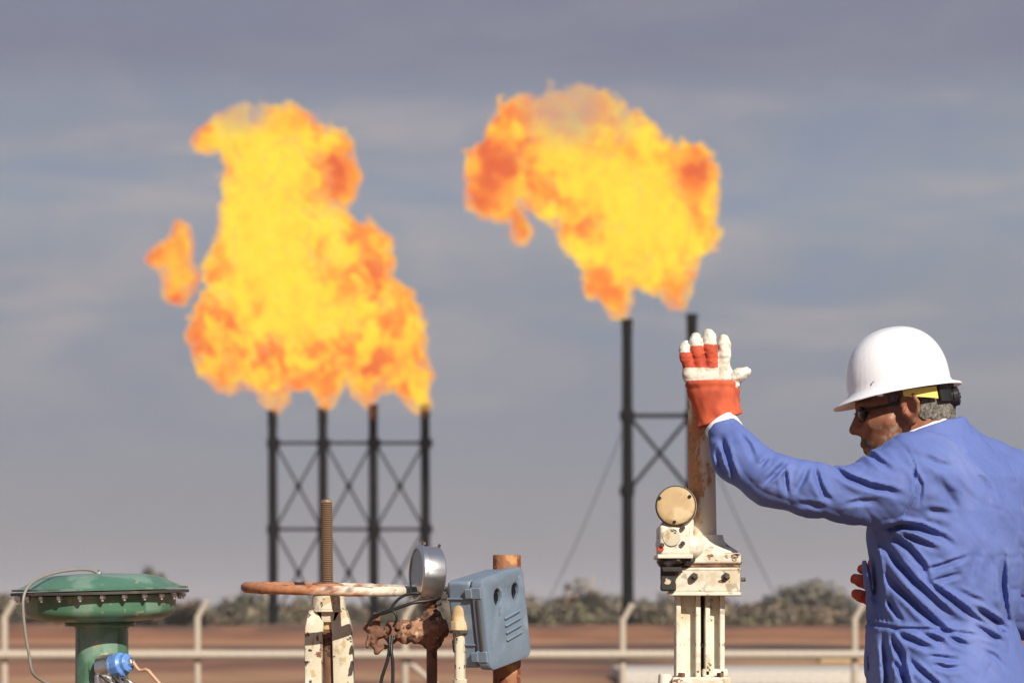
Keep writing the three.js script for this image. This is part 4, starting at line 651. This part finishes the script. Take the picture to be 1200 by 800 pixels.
  const blue = (x, y, z) => { const n = fbm(x * 9, y * 9, z * 9, 4), n2 = noise(x * 140, y * 140, z * 140), w = smoothstep(fbm(x * 5 + 3, y * 4, z * 5 + 2, 4), 0.02, 0.5), st = smoothstep(fbm(x * 22 + 9, y * 14, z * 22, 3), 0.3, 0.5); let c = mix3([0.098, 0.142, 0.375], [0.150, 0.198, 0.44], w); c = mix3(c, [0.22, 0.22, 0.38], st * 0.25); return c.map((v) => v * (1 + 0.12 * n + 0.05 * n2)); };
  part('coverall', nets(cloth, [0.42, 0.86, -6.42], [1.45, 1.56, -5.66], 0.0039, 0.02, blue), M.cloth, g);
  part('trouser_leg', nets((x, y, z) => smax(smin(legs(x, y, z, 0.002), torso(x, y, z, -0.004), 0.04), y - 0.885, 0.01) + 0.006 * noise(x * 12, y * 9, z * 12), [0.7, 0.06, -6.4], [1.4, 0.92, -5.7], 0.011, 0.03, blue), M.cloth, g);
  // --- head frame: origin between the ears
  const ps = 0.20, pitch = 0.19, O = P(1063, 482, 6.07);
  const fu = V(-Math.cos(pitch) * Math.cos(ps), -Math.sin(pitch), -Math.cos(pitch) * Math.sin(ps)), lw = V(-Math.sin(ps), 0, Math.cos(ps)), uv = lw.clone().cross(fu).negate().normalize(); if (uv.y < 0) uv.negate();
  const hd = (u, v, w) => O.clone().addScaledVector(fu, u).addScaledVector(uv, v).addScaledVector(lw, w);
  const toHead = (x, y, z) => { const dx = x - O.x, dy = y - O.y, dz = z - O.z; return [dx * fu.x + dy * fu.y + dz * fu.z, dx * uv.x + dy * uv.y + dz * uv.z, dx * lw.x + dy * lw.y + dz * lw.z]; };
  const v3 = (a) => ({ x: a[0], y: a[1], z: a[2] }), nb = toHead(neckBase.x, neckBase.y - 0.03, neckBase.z);
  const C = (p, a, b, ra, rb) => cone(p[0], p[1], p[2], v3(a), v3(b), ra, rb);
  const headField = (p0, bare = false) => {
    const p = [p0[0] > 0 ? p0[0] / 1.10 : p0[0] / 1.02, p0[1], p0[2]], a = [p[0], p[1], Math.abs(p[2])];
    let d = ell(...p, [-0.005, 0.05, 0], [0.104, 0.092, 0.078]);
    d = smin(d, ell(...p, [-0.05, 0.012, 0], [0.058, 0.062, 0.066]), 0.03);
    d = smin(d, ell(...p, [0.045, -0.03, 0], [0.052, 0.075, 0.062]), 0.03);
    d = smin(d, C(a, [0.005, -0.055, 0.052], [0.072, -0.098, 0.016], 0.018, 0.017), 0.03);   // jaw
    d = smin(d, C(p, [0.078, -0.100, -0.008], [0.078, -0.100, 0.008], 0.020, 0.020), 0.02);  // chin
    d = smin(d, C(a, [0.070, -0.012, 0.044], [0.04, -0.018, 0.060], 0.020, 0.014), 0.02);    // cheekbone
    d = smin(d, C(a, [0.092, 0.034, 0.008], [0.078, 0.033, 0.046], 0.013, 0.012), 0.015);    // brow
    d = smax(d, -C(a, [0.098, 0.014, 0.030], [0.094, 0.013, 0.038], 0.013, 0.012), 0.012);   // eye socket
    d = smin(d, C(a, [0.081, 0.013, 0.032], [0.081, 0.013, 0.033], 0.0125, 0.0125), 0.004);  // eyeball
    d = smin(d, ell(...p, [0.068, -0.045, 0], [0.037, 0.042, 0.040]), 0.02); d = smin(d, C(p, [0.094, 0.022, 0], [0.1165, -0.018, 0], 0.010, 0.0125), 0.012);          // nose
    d = smin(d, C(a, [0.100, -0.027, 0.013], [0.106, -0.026, 0.009], 0.0095, 0.0085), 0.008);
    d = smin(d, C(a, [0.100, -0.058, 0], [0.088, -0.062, 0.022], 0.0115, 0.007), 0.008);     // lips
    d = smin(d, C(a, [0.096, -0.074, 0], [0.084, -0.071, 0.020], 0.0105, 0.006), 0.008);
    d = smax(d, -C(a, [0.112, -0.066, 0], [0.092, -0.0665, 0.022], 0.002, 0.0015), 0.004);
    d = smin(d, C(p, [-0.035, -0.03, 0], nb, 0.058, 0.064), 0.035);                          // neck
    d = smin(d, C(a, [-0.03, -0.03, 0.045], [0.0, -0.12, 0.03], 0.018, 0.02), 0.03);
    if (bare) return d;
    // ear: shell, rim, lobe, hollow, standing a little off the head
    const q = [(p0[0] + 0.008) / 1.03, (p0[1] + 0.006) / 1.03, (a[2] - 0.006 - 0.45 * Math.max(0, 0.01 - p0[0])) / 1.0]; q[0] -= 0.004;
    let e = ell(q[0], q[1], q[2], [-0.008, 0.002, 0.075], [0.019, 0.031, 0.011]);
    const rim = [[0.010, 0.014, 0.079], [0.005, 0.029, 0.081], [-0.008, 0.036, 0.082], [-0.021, 0.029, 0.082], [-0.027, 0.012, 0.082], [-0.023, -0.008, 0.081], [-0.012, -0.022, 0.080]];
    for (let i = 0; i < 6; i++) e = smin(e, C(q, rim[i], rim[i + 1], 0.0052, 0.0052), 0.003);
    e = smin(e, C(q, [-0.009, -0.027, 0.079], [-0.003, -0.031, 0.077], 0.0085, 0.007), 0.005);
    e = smax(e, -ell(q[0], q[1], q[2], [-0.008, 0.007, 0.089], [0.0125, 0.020, 0.0175]), 0.003);
    e = smin(e, C(q, [0.009, -0.004, 0.079], [0.008, 0.002, 0.081], 0.005, 0.005), 0.003);
    return smin(d, e, 0.006);
  };
  const skinC = (x, y, z) => {
    const p = toHead(x, y, z), n = fbm(x * 60, y * 60, z * 60, 4), n2 = noise(x * 260, y * 260, z * 260);
    let c = mix3([0.22, 0.092, 0.05], [0.32, 0.14, 0.075], smoothstep(n, -0.3, 0.35));
    c = mix3(c, [0.42, 0.13, 0.075], 0.5 * Math.exp(-(((p[0] - 0.115) / 0.025) ** 2 + ((p[1] + 0.022) / 0.02) ** 2)) + 0.35 * Math.exp(-(((Math.abs(p[2]) - 0.085) / 0.012) ** 2)));
    const beard = smoothstep(-p[1] + 0.12 * n - 0.2 * Math.max(0, p[0] - 0.05), 0.045, 0.075) * smoothstep(p[0], -0.005, 0.02) * smoothstep(p[1], -0.135, -0.115);
    c = mix3(c, [0.34, 0.29, 0.25], clamp(beard * (0.55 + 0.5 * n2), 0, 0.8));
    const mst = smoothstep(0.016 - Math.abs(p[1] + 0.049 + Math.abs(p[2]) * 0.25), 0, 0.008) * smoothstep(p[0], 0.082, 0.09) * smoothstep(0.036 - Math.abs(p[2]), 0, 0.01);
    c = mix3(c, [0.06, 0.045, 0.038], mst * 0.9);
    const lip = smoothstep(0.011 - Math.abs(p[1] + 0.068), 0, 0.005) * smoothstep(p[0], 0.086, 0.092) * smoothstep(0.024 - Math.abs(p[2]), 0, 0.008); c = mix3(c, [0.26, 0.085, 0.065], lip * 0.8);
    return c.map((v) => v * (1 + 0.08 * n2));
  };
  const inHead = (x, y, z) => headField(toHead(x, y, z));
  const headG = nets(inHead, [O.x - 0.21, O.y - 0.15, O.z - 0.15], [O.x + 0.17, O.y + 0.17, O.z + 0.15], 0.003, 0.006, skinC);
  const bodyG = nets((x, y, z) => smin(smin(upper(x, y, z, 0.022), legs(x, y, z, 0.022), 0.03), cone(x, y, z, neckBase, hd(-0.03, -0.08, 0), 0.058, 0.052), 0.03), [0.42, 0.02, -6.42], [1.45, 1.56, -5.66], 0.015, 0.01, skinC);
  part('body', [headG, bodyG], M.skin, g);
  // --- short grey hair at the back and sides
  part('hair', nets((x, y, z) => { const p = toHead(x, y, z); const d = headField(p, true) - 0.0035 - 0.0022 * noise(x * 240, y * 160, z * 240); let lim = smax(p[0] + 0.026 + 0.008 * noise(x * 110, y * 110, z * 110) - 0.25 * clamp(p[1], 0, 0.1) * 2, -0.030 - p[1] + 0.25 * Math.min(0, p[0] + 0.03) + 0.011 * noise(x * 90, y * 90, z * 90) + 0.006 * noise(x * 260, y * 260, z * 260), 0.02); lim = Math.min(lim, Math.max(p[0] - 0.035, -(p[0] - 0.008), 0.012 - p[1])); return Math.max(d, lim, -(d + 0.012), p[1] - 0.11); }, [O.x - 0.15, O.y - 0.12, O.z - 0.12], [O.x + 0.13, O.y + 0.12, O.z + 0.12], 0.0031, 0.006, (x, y, z) => { const n = noise(x * 320, y * 180, z * 320), m = fbm(x * 70, y * 70, z * 70, 3); const k = 0.4 + 0.8 * n + 0.6 * m; return mix3([0.035, 0.028, 0.024], [0.27, 0.245, 0.21], clamp(k, 0, 1)); }), M.hair, g);
  // --- dark glasses
  {
    const lens = []; for (const sd of [1, -1]) { const sg = new THREE.SphereGeometry(0.046, 28, 18, 0, Math.PI * 2, 0, 0.62); sg.scale(0.92, 0.55, 0.66); sg.rotateX(Math.PI / 2); const m = new THREE.Matrix4().makeBasis(lw, uv, fu); sg.rotateY(sd * 0.34); sg.translate(sd * 0.0335, 0.010, 0.0855); sg.applyMatrix4(m); sg.translate(O.x, O.y, O.z); lens.push(sg); }
    const gl = part('dark_glasses', lens, M.glass, g);
    const fr = []; for (const sd of [1, -1]) { const ring = []; for (let i = 0; i <= 24; i++) { const a = i / 24 * 6.283; ring.push(hd(0.113 - 0.010 * (1 + Math.cos(a)) * 0.9, 0.011 + 0.017 * Math.sin(a), sd * (0.034 + 0.026 * Math.cos(a)))); } fr.push(tube(ring, 0.0022, 60, 8)); fr.push(tube([hd(0.097, 0.016, sd * 0.060), hd(0.078, 0.017, sd * 0.073), hd(0.04, 0.016, sd * 0.0805), hd(0.012, 0.018, sd * 0.086), hd(-0.004, 0.016, sd * 0.087)], 0.0032, 30, 8)); }
    fr.push(tube([hd(0.117, 0.018, 0.009), hd(0.121, 0.019, 0), hd(0.117, 0.018, -0.009)], 0.002, 10, 8));
    part('frame', fr, M.black, gl);
  }
  // --- hard hat
  {
    const hp = 0.17, Oh = P(1053, 453, 6.06), hf = V(-Math.cos(hp) * Math.cos(ps), -Math.sin(hp), -Math.cos(hp) * Math.sin(ps)), hu = lw.clone().cross(hf).negate().normalize(); if (hu.y < 0) hu.negate();
    const at = (f, u, w) => Oh.clone().addScaledVector(hf, f).addScaledVector(hu, u).addScaledVector(lw, w);
    const prof = []; for (let i = 0; i <= 26; i++) { const a = Math.PI / 2 * i / 26; prof.push([Math.pow(Math.sin(a), 0.92), 0.139 * Math.pow(Math.max(0, Math.cos(a)), 0.86), 0]); }
    prof.push([1.02, -0.008, 0.10], [1.04, -0.0115, 0.45], [1.05, -0.0145, 0.85], [1.05, -0.0165, 0.97], [1.05, -0.0185, 1.0], [1.045, -0.0205, 0.97], [1.02, -0.018, 0.5], [0.985, -0.013, 0.06]);
    for (let i = 25; i >= 0; i--) { const a = Math.PI / 2 * i / 26; prof.push([0.972 * Math.pow(Math.sin(a), 0.92), 0.1355 * Math.pow(Math.max(0, Math.cos(a)), 0.86) - 0.001, 0]); }
    const N = 120, pos = [], id = [];
    for (let j = 0; j <= N; j++) { const t = j / N * 6.28319, ct = Math.cos(t), st = Math.sin(t), brim = 0.014 + 0.020 * Math.pow(Math.max(0, ct), 1.6) + 0.004 * Math.max(0, -ct), drop = 0.009 * Math.max(0, ct) ** 2;
      for (const [r, h, b] of prof) { const rf = 0.122 * r + b * brim, rw = 0.106 * r + b * brim, ridge = h > 0.03 ? 0.0035 * Math.exp(-((st * r * 0.106 / 0.016) ** 2)) : 0; const p = at(rf * ct - 0.002, h - b * drop + ridge, rw * st); pos.push(p.x, p.y, p.z); } }
    const m = prof.length; for (let j = 0; j < N; j++) for (let i = 0; i < m - 1; i++) { const a = j * m + i, b = a + m; id.push(a, b, a + 1, b, b + 1, a + 1); }
    let hg = new THREE.BufferGeometry(); hg.setAttribute('position', new THREE.BufferAttribute(new Float32Array(pos), 3)); hg.setIndex(id); hg.computeVertexNormals();
    { const k = 5, nn = hg.attributes.normal, a = (N / 4 | 0) * m + 14; const px = V(pos[a * 3] - Oh.x, pos[a * 3 + 1] - Oh.y, pos[a * 3 + 2] - Oh.z); if (px.dot(V(nn.getX(a), nn.getY(a), nn.getZ(a))) < 0) { for (let i = 0; i < id.length; i += 3) { const t = id[i]; id[i] = id[i + 1]; id[i + 1] = t; } hg.setIndex(id); hg.computeVertexNormals(); } }
    { const nn = hg.attributes.normal; for (let i = 0; i < m; i++) { const s0 = V(nn.getX(i) + nn.getX(N * m + i), nn.getY(i) + nn.getY(N * m + i), nn.getZ(i) + nn.getZ(N * m + i)).normalize(); for (const q of [i, N * m + i]) nn.setXYZ(q, s0.x, s0.y, s0.z); } for (let j = 0; j <= N; j++) { nn.setXYZ(j * m, hu.x, hu.y, hu.z); nn.setXYZ(j * m + m - 1, -hu.x, -hu.y, -hu.z); } }
    hg.setAttribute('uv', new THREE.BufferAttribute(new Float32Array(pos.length / 3 * 2), 2));
    const hat = part('hard_hat', crease(hg, 0.9), M.hatWhite, g);
    const strip = (pts, h, th, mat, name, flare = 0) => { // a band along points of the head, upright
      const p = [], ii = [], n = pts.length; pts.forEach(([f, u, w, hh = h]) => { const out = V(0, 0, 0).addScaledVector(hf, f).addScaledVector(lw, w).normalize(), c = at(f, u, w); for (const [du, dn] of [[-hh / 2, 0], [hh / 2, 0], [hh / 2, th], [-hh / 2, th]]) { const q = c.clone().addScaledVector(hu, du).addScaledVector(out, dn); p.push(q.x, q.y, q.z); } });
      for (let i = 0; i < n - 1; i++) for (let k = 0; k < 4; k++) { const a = i * 4 + k, b = i * 4 + (k + 1) % 4; ii.push(a, a + 4, b, b, a + 4, b + 4); } ii.push(0, 1, 2, 0, 2, 3); const z = (n - 1) * 4; ii.push(z, z + 2, z + 1, z, z + 3, z + 2);
      const ge = new THREE.BufferGeometry(); ge.setAttribute('position', new THREE.BufferAttribute(new Float32Array(p), 3)); ge.setIndex(ii); const gg = ge.toNonIndexed(); gg.computeVertexNormals(); gg.setAttribute('uv', new THREE.BufferAttribute(new Float32Array(gg.attributes.position.count * 2), 2)); return part(name, gg, mat, hat);
    };
    const arc = (a0, a1, n, u0, u1, grow, h0, h1) => { const o = []; for (let i = 0; i <= n; i++) { const t = i / n, a = lerp(a0, a1, t); o.push([(0.110 + grow) * Math.cos(a) - 0.006, lerp(u0, u1, t), (0.088 + grow) * Math.sin(a), lerp(h0, h1, t)]); } return o; };
    for (const sd of [1, -1]) {
      strip(arc(sd * 1.62, sd * 2.36, 10, -0.026, -0.036, 0.004, 0.015, 0.029), 0.02, 0.003, M.yellow, 'yellow_strap');
      strip(arc(sd * 2.40, sd * 3.0, 10, -0.040, -0.046, 0.006, 0.034, 0.030), 0.02, 0.005, M.black, 'rear_band');
      strip(arc(sd * 1.5, sd * 3.05, 18, -0.004, -0.012, -0.001, 0.016, 0.022), 0.02, 0.003, M.strapGrey, 'headband');
    }
    strip(arc(-1.5, 1.5, 30, -0.006, -0.006, -0.001, 0.018, 0.018), 0.02, 0.003, M.hatInner, 'headband');
    const kb = at(-0.112, -0.048, 0.01), kd = hf.clone().negate(); part('ratchet_knob', [lathe([[0, 0], [0.022, 0], [0.0235, 0.003], [0.022, 0.010], [0.0235, 0.013], [0.022, 0.023], [0.015, 0.026], [0, 0.026]], kb, kd, 18, 0.4), lathe([[0, 0.026], [0.007, 0.026], [0.006, 0.0285], [0, 0.0285]], kb, kd, 12)], M.black, hat);
    part('clip', box(at(0.040, -0.020, 0.108), V(0.014, 0.010, 0.008), null, 0.003), M.hatWhite, hat);
    part('slot', box(at(0.052, 0.012, 0.0985), V(0.002, 0.0045, 0.003), null, 0.0006), M.darkSteel, hat);
  }
  // --- collar of the coverall and the white shirt beneath
  const ringBand = (c, ax, side, ra, rb, prof, a0, a1, name, mat, wob) => {
    const e1 = side.clone().addScaledVector(ax, -side.dot(ax)).normalize(), e2 = ax.clone().cross(e1), N = 90, p = [], ii = [], m = prof.length;
    for (let j = 0; j <= N; j++) { const t = lerp(a0, a1, j / N); prof.forEach(([r, h]) => { const wv = 1 + wob * noise(t * 3 + 2, h * 40, 5), hh = h * (1 + 0.12 * noise(t * 2.2, 3, r)); const q = c.clone().addScaledVector(e1, ra * r * wv * Math.cos(t)).addScaledVector(e2, rb * r * wv * Math.sin(t)).addScaledVector(ax, hh); p.push(q.x, q.y, q.z); }); }
    for (let j = 0; j < N; j++) for (let i = 0; i < m; i++) { const a = j * m + i, b = j * m + (i + 1) % m; ii.push(a, b, a + m, b, b + m, a + m); }
    for (let i = 1; i < m - 1; i++) { ii.push(0, i + 1, i); const z = N * m; ii.push(z, z + i, z + i + 1); }
    const ge = new THREE.BufferGeometry(); ge.setAttribute('position', new THREE.BufferAttribute(new Float32Array(p), 3)); ge.setIndex(ii); ge.computeVertexNormals(); paintVerts(ge, blue); return part(name, ge, mat, g);
  };
  const cAx = V(-0.30, 0.95, -0.06).normalize(), cC = P(1092, 518.5, 6.0);
  ringBand(cC, cAx, V(-1, 0, -0.1), 0.090, 0.084, [[0.99, -0.02], [0.965, 0.0], [0.95, 0.02], [0.96, 0.030], [1.0, 0.0335], [1.045, 0.029], [1.10, 0.006], [1.14, -0.012], [1.16, -0.034], [1.06, -0.034], [1.03, -0.012]], 0.35, 6.283 - 0.25, 'collar', M.cloth, 0.05);
  ringBand(P(1081, 522, 6.0), V(-0.36, 0.93, -0.06).normalize(), V(-1, 0, -0.1), 0.077, 0.072, [[0.97, -0.02], [0.95, 0.01], [0.95, 0.036], [0.985, 0.0375], [1.02, 0.034], [1.02, -0.02]], 0.2, 6.283 - 0.1, 'shirt_collar', M.shirt, 0.03);
  // --- white shirt cuff at the raised wrist
  const cuffDir = P(836, 486, 5.90).sub(P(856, 514, 5.88)).normalize();
  part('shirt_cuff', lathe([[0.030, 0], [0.0405, 0], [0.0415, 0.012], [0.0405, 0.040], [0.038, 0.043], [0.033, 0.042], [0.030, 0.02]], P(855, 512, 5.885), cuffDir, 40, 0.9), M.shirt, g);
  // --- work gloves: white leather, orange cloth back and gauntlet; units are pixels of the picture at that distance
  const gd = 5.905, gs = gd / F, gp = (x, y, z) => [x, -y, z];
  const Q = (x, y, z = 0) => ({ x, y: -y, z });
  const fingers = [
    [[Q(809, 432, 2), Q(804, 419, 5), Q(803.5, 409, 0), Q(805, 404, -6)], [8.2, 7.8, 7.2, 6.2]],
    [[Q(821, 430, 3), Q(817, 412, 7), Q(815.5, 400, 2), Q(816, 395, -6)], [8.6, 8.2, 7.6, 6.4]],
    [[Q(834, 430, 3), Q(832, 410, 8), Q(831.5, 396, 4), Q(831, 391, -4)], [8.8, 8.2, 7.8, 6.6]],
    [[Q(847, 434, 2), Q(848.5, 416, 5), Q(849, 404, 4), Q(848.5, 398, 0)], [8.6, 8.0, 7.4, 6.6]],
    [[Q(846, 459, 0), Q(859, 449, 5), Q(866, 440, 8), Q(874, 436.5, 7)], [9.5, 8.6, 7.2, 5.2]]];
  const fingerD = (x, y, z) => { const out = []; for (const [pt, r] of fingers) { let d = 1e9; for (let i = 0; i < 3; i++) d = smin(d, cone(x, y, z, pt[i], pt[i + 1], r[i] * 0.97, r[i + 1] * 0.97), 2.5); out.push(d); } return out; };
  const palmD = (x, y, z) => { let d = cone(x, y, z / 0.72, Q(813, 438, 2), Q(846, 440, 2), 13, 13); d = smin(d, cone(x, y, z / 0.72, Q(820, 456, 0), Q(850, 456, 0), 14, 13), 8); return d; };
  const gloveField = (x, y, z) => { let d = palmD(x, y, z); for (const f of fingerD(x, y, z)) d = smin(d, f, 2.2); const strap = Math.max(Math.abs(y + 439 - (x - 830) * 0.06) - 9.5, -z); d = strap < 0 ? d - 0.9 * smoothstep(-strap, 0, 1.5) : d; const j = (cy, w, a) => a * Math.exp(-(((-y - cy - 2.2 * noise(x * 0.09, cy, 3)) / w) ** 2)); if (z > -5) d += j(411 + Math.abs(x - 832) * 0.16, 1.2, 0.5) + j(421, 1.2, 0.5) + j(450, 1.6, 1.6) + 0.8 * Math.exp(-((((x - 858) * 0.6 + (-y - 446) * 0.8) / 1.2) ** 2)) * (x > 846 ? 1 : 0);
    return d + 0.7 * noise(x * 0.14, y * 0.14, z * 0.14) + 0.65 * noise(x * 0.3, y * 0.42, z * 0.3); };
  const gloveC = (x, y, z) => {
    const n = fbm(x * 0.08, y * 0.08, z * 0.08, 4), n2 = noise(x * 0.6, y * 0.6, z * 0.6), f = fingerD(x, y, z), py = -y, who = f.indexOf(Math.min(...f));
    let red = 0; const strap = Math.abs(py - 439 - (830 - x) * 0.06 * 0 + (x - 830) * 0.06) - 10;
    if (z > -6 && py < 432 && who < 3 && py > [414, 406, 404][who] + n * 3) red = 1;
    if (z > -6 && py > 449 && who < 4) red = 1;
    const c = mix3(mix3([0.72, 0.68, 0.58], [0.52, 0.45, 0.33], smoothstep(n, -0.05, 0.3) * 0.8), [0.30, 0.24, 0.18], smoothstep(fbm(x * 0.22 + 4, y * 0.22, z * 0.2, 3), 0.12, 0.35) * 0.6), o = mix3([0.55, 0.085, 0.035], [0.42, 0.055, 0.028], smoothstep(n, -0.1, 0.3));
    return mix3(c, o, red).map((v) => v * (1 + 0.1 * n2));
  };
  // gauntlet: a flared, open cloth tube
  const gaunt = () => {
    const ring = [[835, 447, 31, 0], [835.2, 449.5, 32.4, 0], [835.5, 452.5, 32.2, 0], [836, 454.5, 30.2, 0.02], [836.6, 457, 30.8, 0.03], [837, 462, 30.6, 0.05], [838.3, 467, 28.4, 0.1], [839.5, 473, 28.0, 0.16], [841, 479, 26.2, 0.22], [842, 485, 26.4, 0.27], [842.8, 489, 26.2, 0.3], [843.2, 490.5, 27.6, 0.31], [843.6, 493, 27.7, 0.32]], N = 72, p = [], ii = [], rows = [];
    const add = (k, grow) => { const [cx, cy, r, tl] = ring[k]; rows.push(0); for (let j = 0; j <= N; j++) { const t = j / N * 6.28319, w = 1 + 0.07 * noise(Math.cos(t) * 2.4, Math.sin(t) * 2.4 + cy * 0.05, cy * 0.09), rr = (r + grow) * w, x = rr * Math.cos(t), z = rr * Math.sin(t) * 0.72; const X = cx + x * Math.cos(tl), Y = cy - x * Math.sin(tl) * 1.0; p.push(X, -Y, z); } };
    const R = ring.length; for (let k = 0; k < R; k++) add(k, 0); for (let k = R - 1; k >= 0; k--) add(k, -1.6);
    const w = N + 1; for (let k = 0; k < 2 * R - 1; k++) for (let j = 0; j < N; j++) { const a = k * w + j; ii.push(a, a + 1, a + w, a + 1, a + w + 1, a + w); }
    const ge = new THREE.BufferGeometry(); ge.setAttribute('position', new THREE.BufferAttribute(new Float32Array(p), 3)); ge.setIndex(ii); ge.computeVertexNormals();
    return paintVerts(ge, (x, y, z) => { const n = fbm(x * 0.07, y * 0.07, z * 0.07, 4); return mix3(mix3([0.58, 0.105, 0.04], [0.45, 0.066, 0.03], smoothstep(n, -0.1, 0.3)), [0.26, 0.085, 0.05], smoothstep(fbm(x * 0.16 + 3, y * 0.2, z * 0.16, 4), 0.08, 0.36) * 0.6).map((v) => v * (1 + 0.1 * noise(x * 0.7, y * 0.7, z * 0.7))); });
  };
  const gloveG = nets(gloveField, [780, -480, -34], [892, -376, 34], 1.15, 5, gloveC);
  const toWorld = new THREE.Matrix4().set(gs, 0, 0, -600 * gs, 0, gs, 0, H + 720 * gs, 0, 0, gs, -gd, 0, 0, 0, 1);
  const left = part('work_glove', gloveG.clone().applyMatrix4(toWorld), M.leather, g); left.userData.label = 'white and orange leather glove on the raised left hand';
  const gq = gaunt(); { const m = new THREE.MeshStandardMaterial({ vertexColors: true, roughness: 0.85, side: THREE.DoubleSide }); part('gauntlet', gq.clone().applyMatrix4(toWorld), m, left);
    // the other hand rests in front of his belly; only its knuckles show past the coverall
    const fromPalm = new THREE.Matrix4().makeTranslation(-838, 470, 0), flip = new THREE.Matrix4().makeScale(-gs, gs, gs), b1 = V(WR.x - HR.x, WR.y - HR.y, WR.z - HR.z).normalize().negate(), b2 = V(0.2, 0, 1).addScaledVector(b1, -V(0.2, 0, 1).dot(b1)).normalize(), bs = new THREE.Matrix4().makeBasis(b1.clone().cross(b2), b1, b2).setPosition(WR.x - 0.03, WR.y + 0.01, WR.z);
    const all = bs.multiply(flip).multiply(fromPalm), turn = (ge) => { ge = ge.clone().applyMatrix4(all); const ix = ge.index.array; for (let i = 0; i < ix.length; i += 3) { const t = ix[i]; ix[i] = ix[i + 1]; ix[i + 1] = t; } ge.computeVertexNormals(); return ge; };
    const rg = turn(gloveG); paintVerts(rg, (x, y, z) => mix3([0.55, 0.085, 0.035], [0.42, 0.055, 0.028], smoothstep(fbm(x * 40, y * 40, z * 40, 3), -0.1, 0.3))); const right = part('work_glove', rg, M.leather, g); part('gauntlet', turn(gq), m, right); }
  // --- boots
  for (let i = 0; i < 2; i++) { const a = ankles[i]; part('boot', nets((x, y, z) => { let d = cone(x, y, z, V(a.x, 0.07, a.z), V(a.x, 0.2, a.z), 0.055, 0.06); const t = a.clone().addScaledVector(FWD, 0.15); d = smin(d, cone(x, y, z, V(a.x, 0.055, a.z), V(t.x, 0.045, t.z), 0.052, 0.045), 0.03); return smax(d, 0.004 - y, 0.008); }, [a.x - 0.28, -0.03, a.z - 0.28], [a.x + 0.16, 0.3, a.z + 0.16], 0.008, 0.02), M.boot, g); }
}

renderer.render(scene, camera);
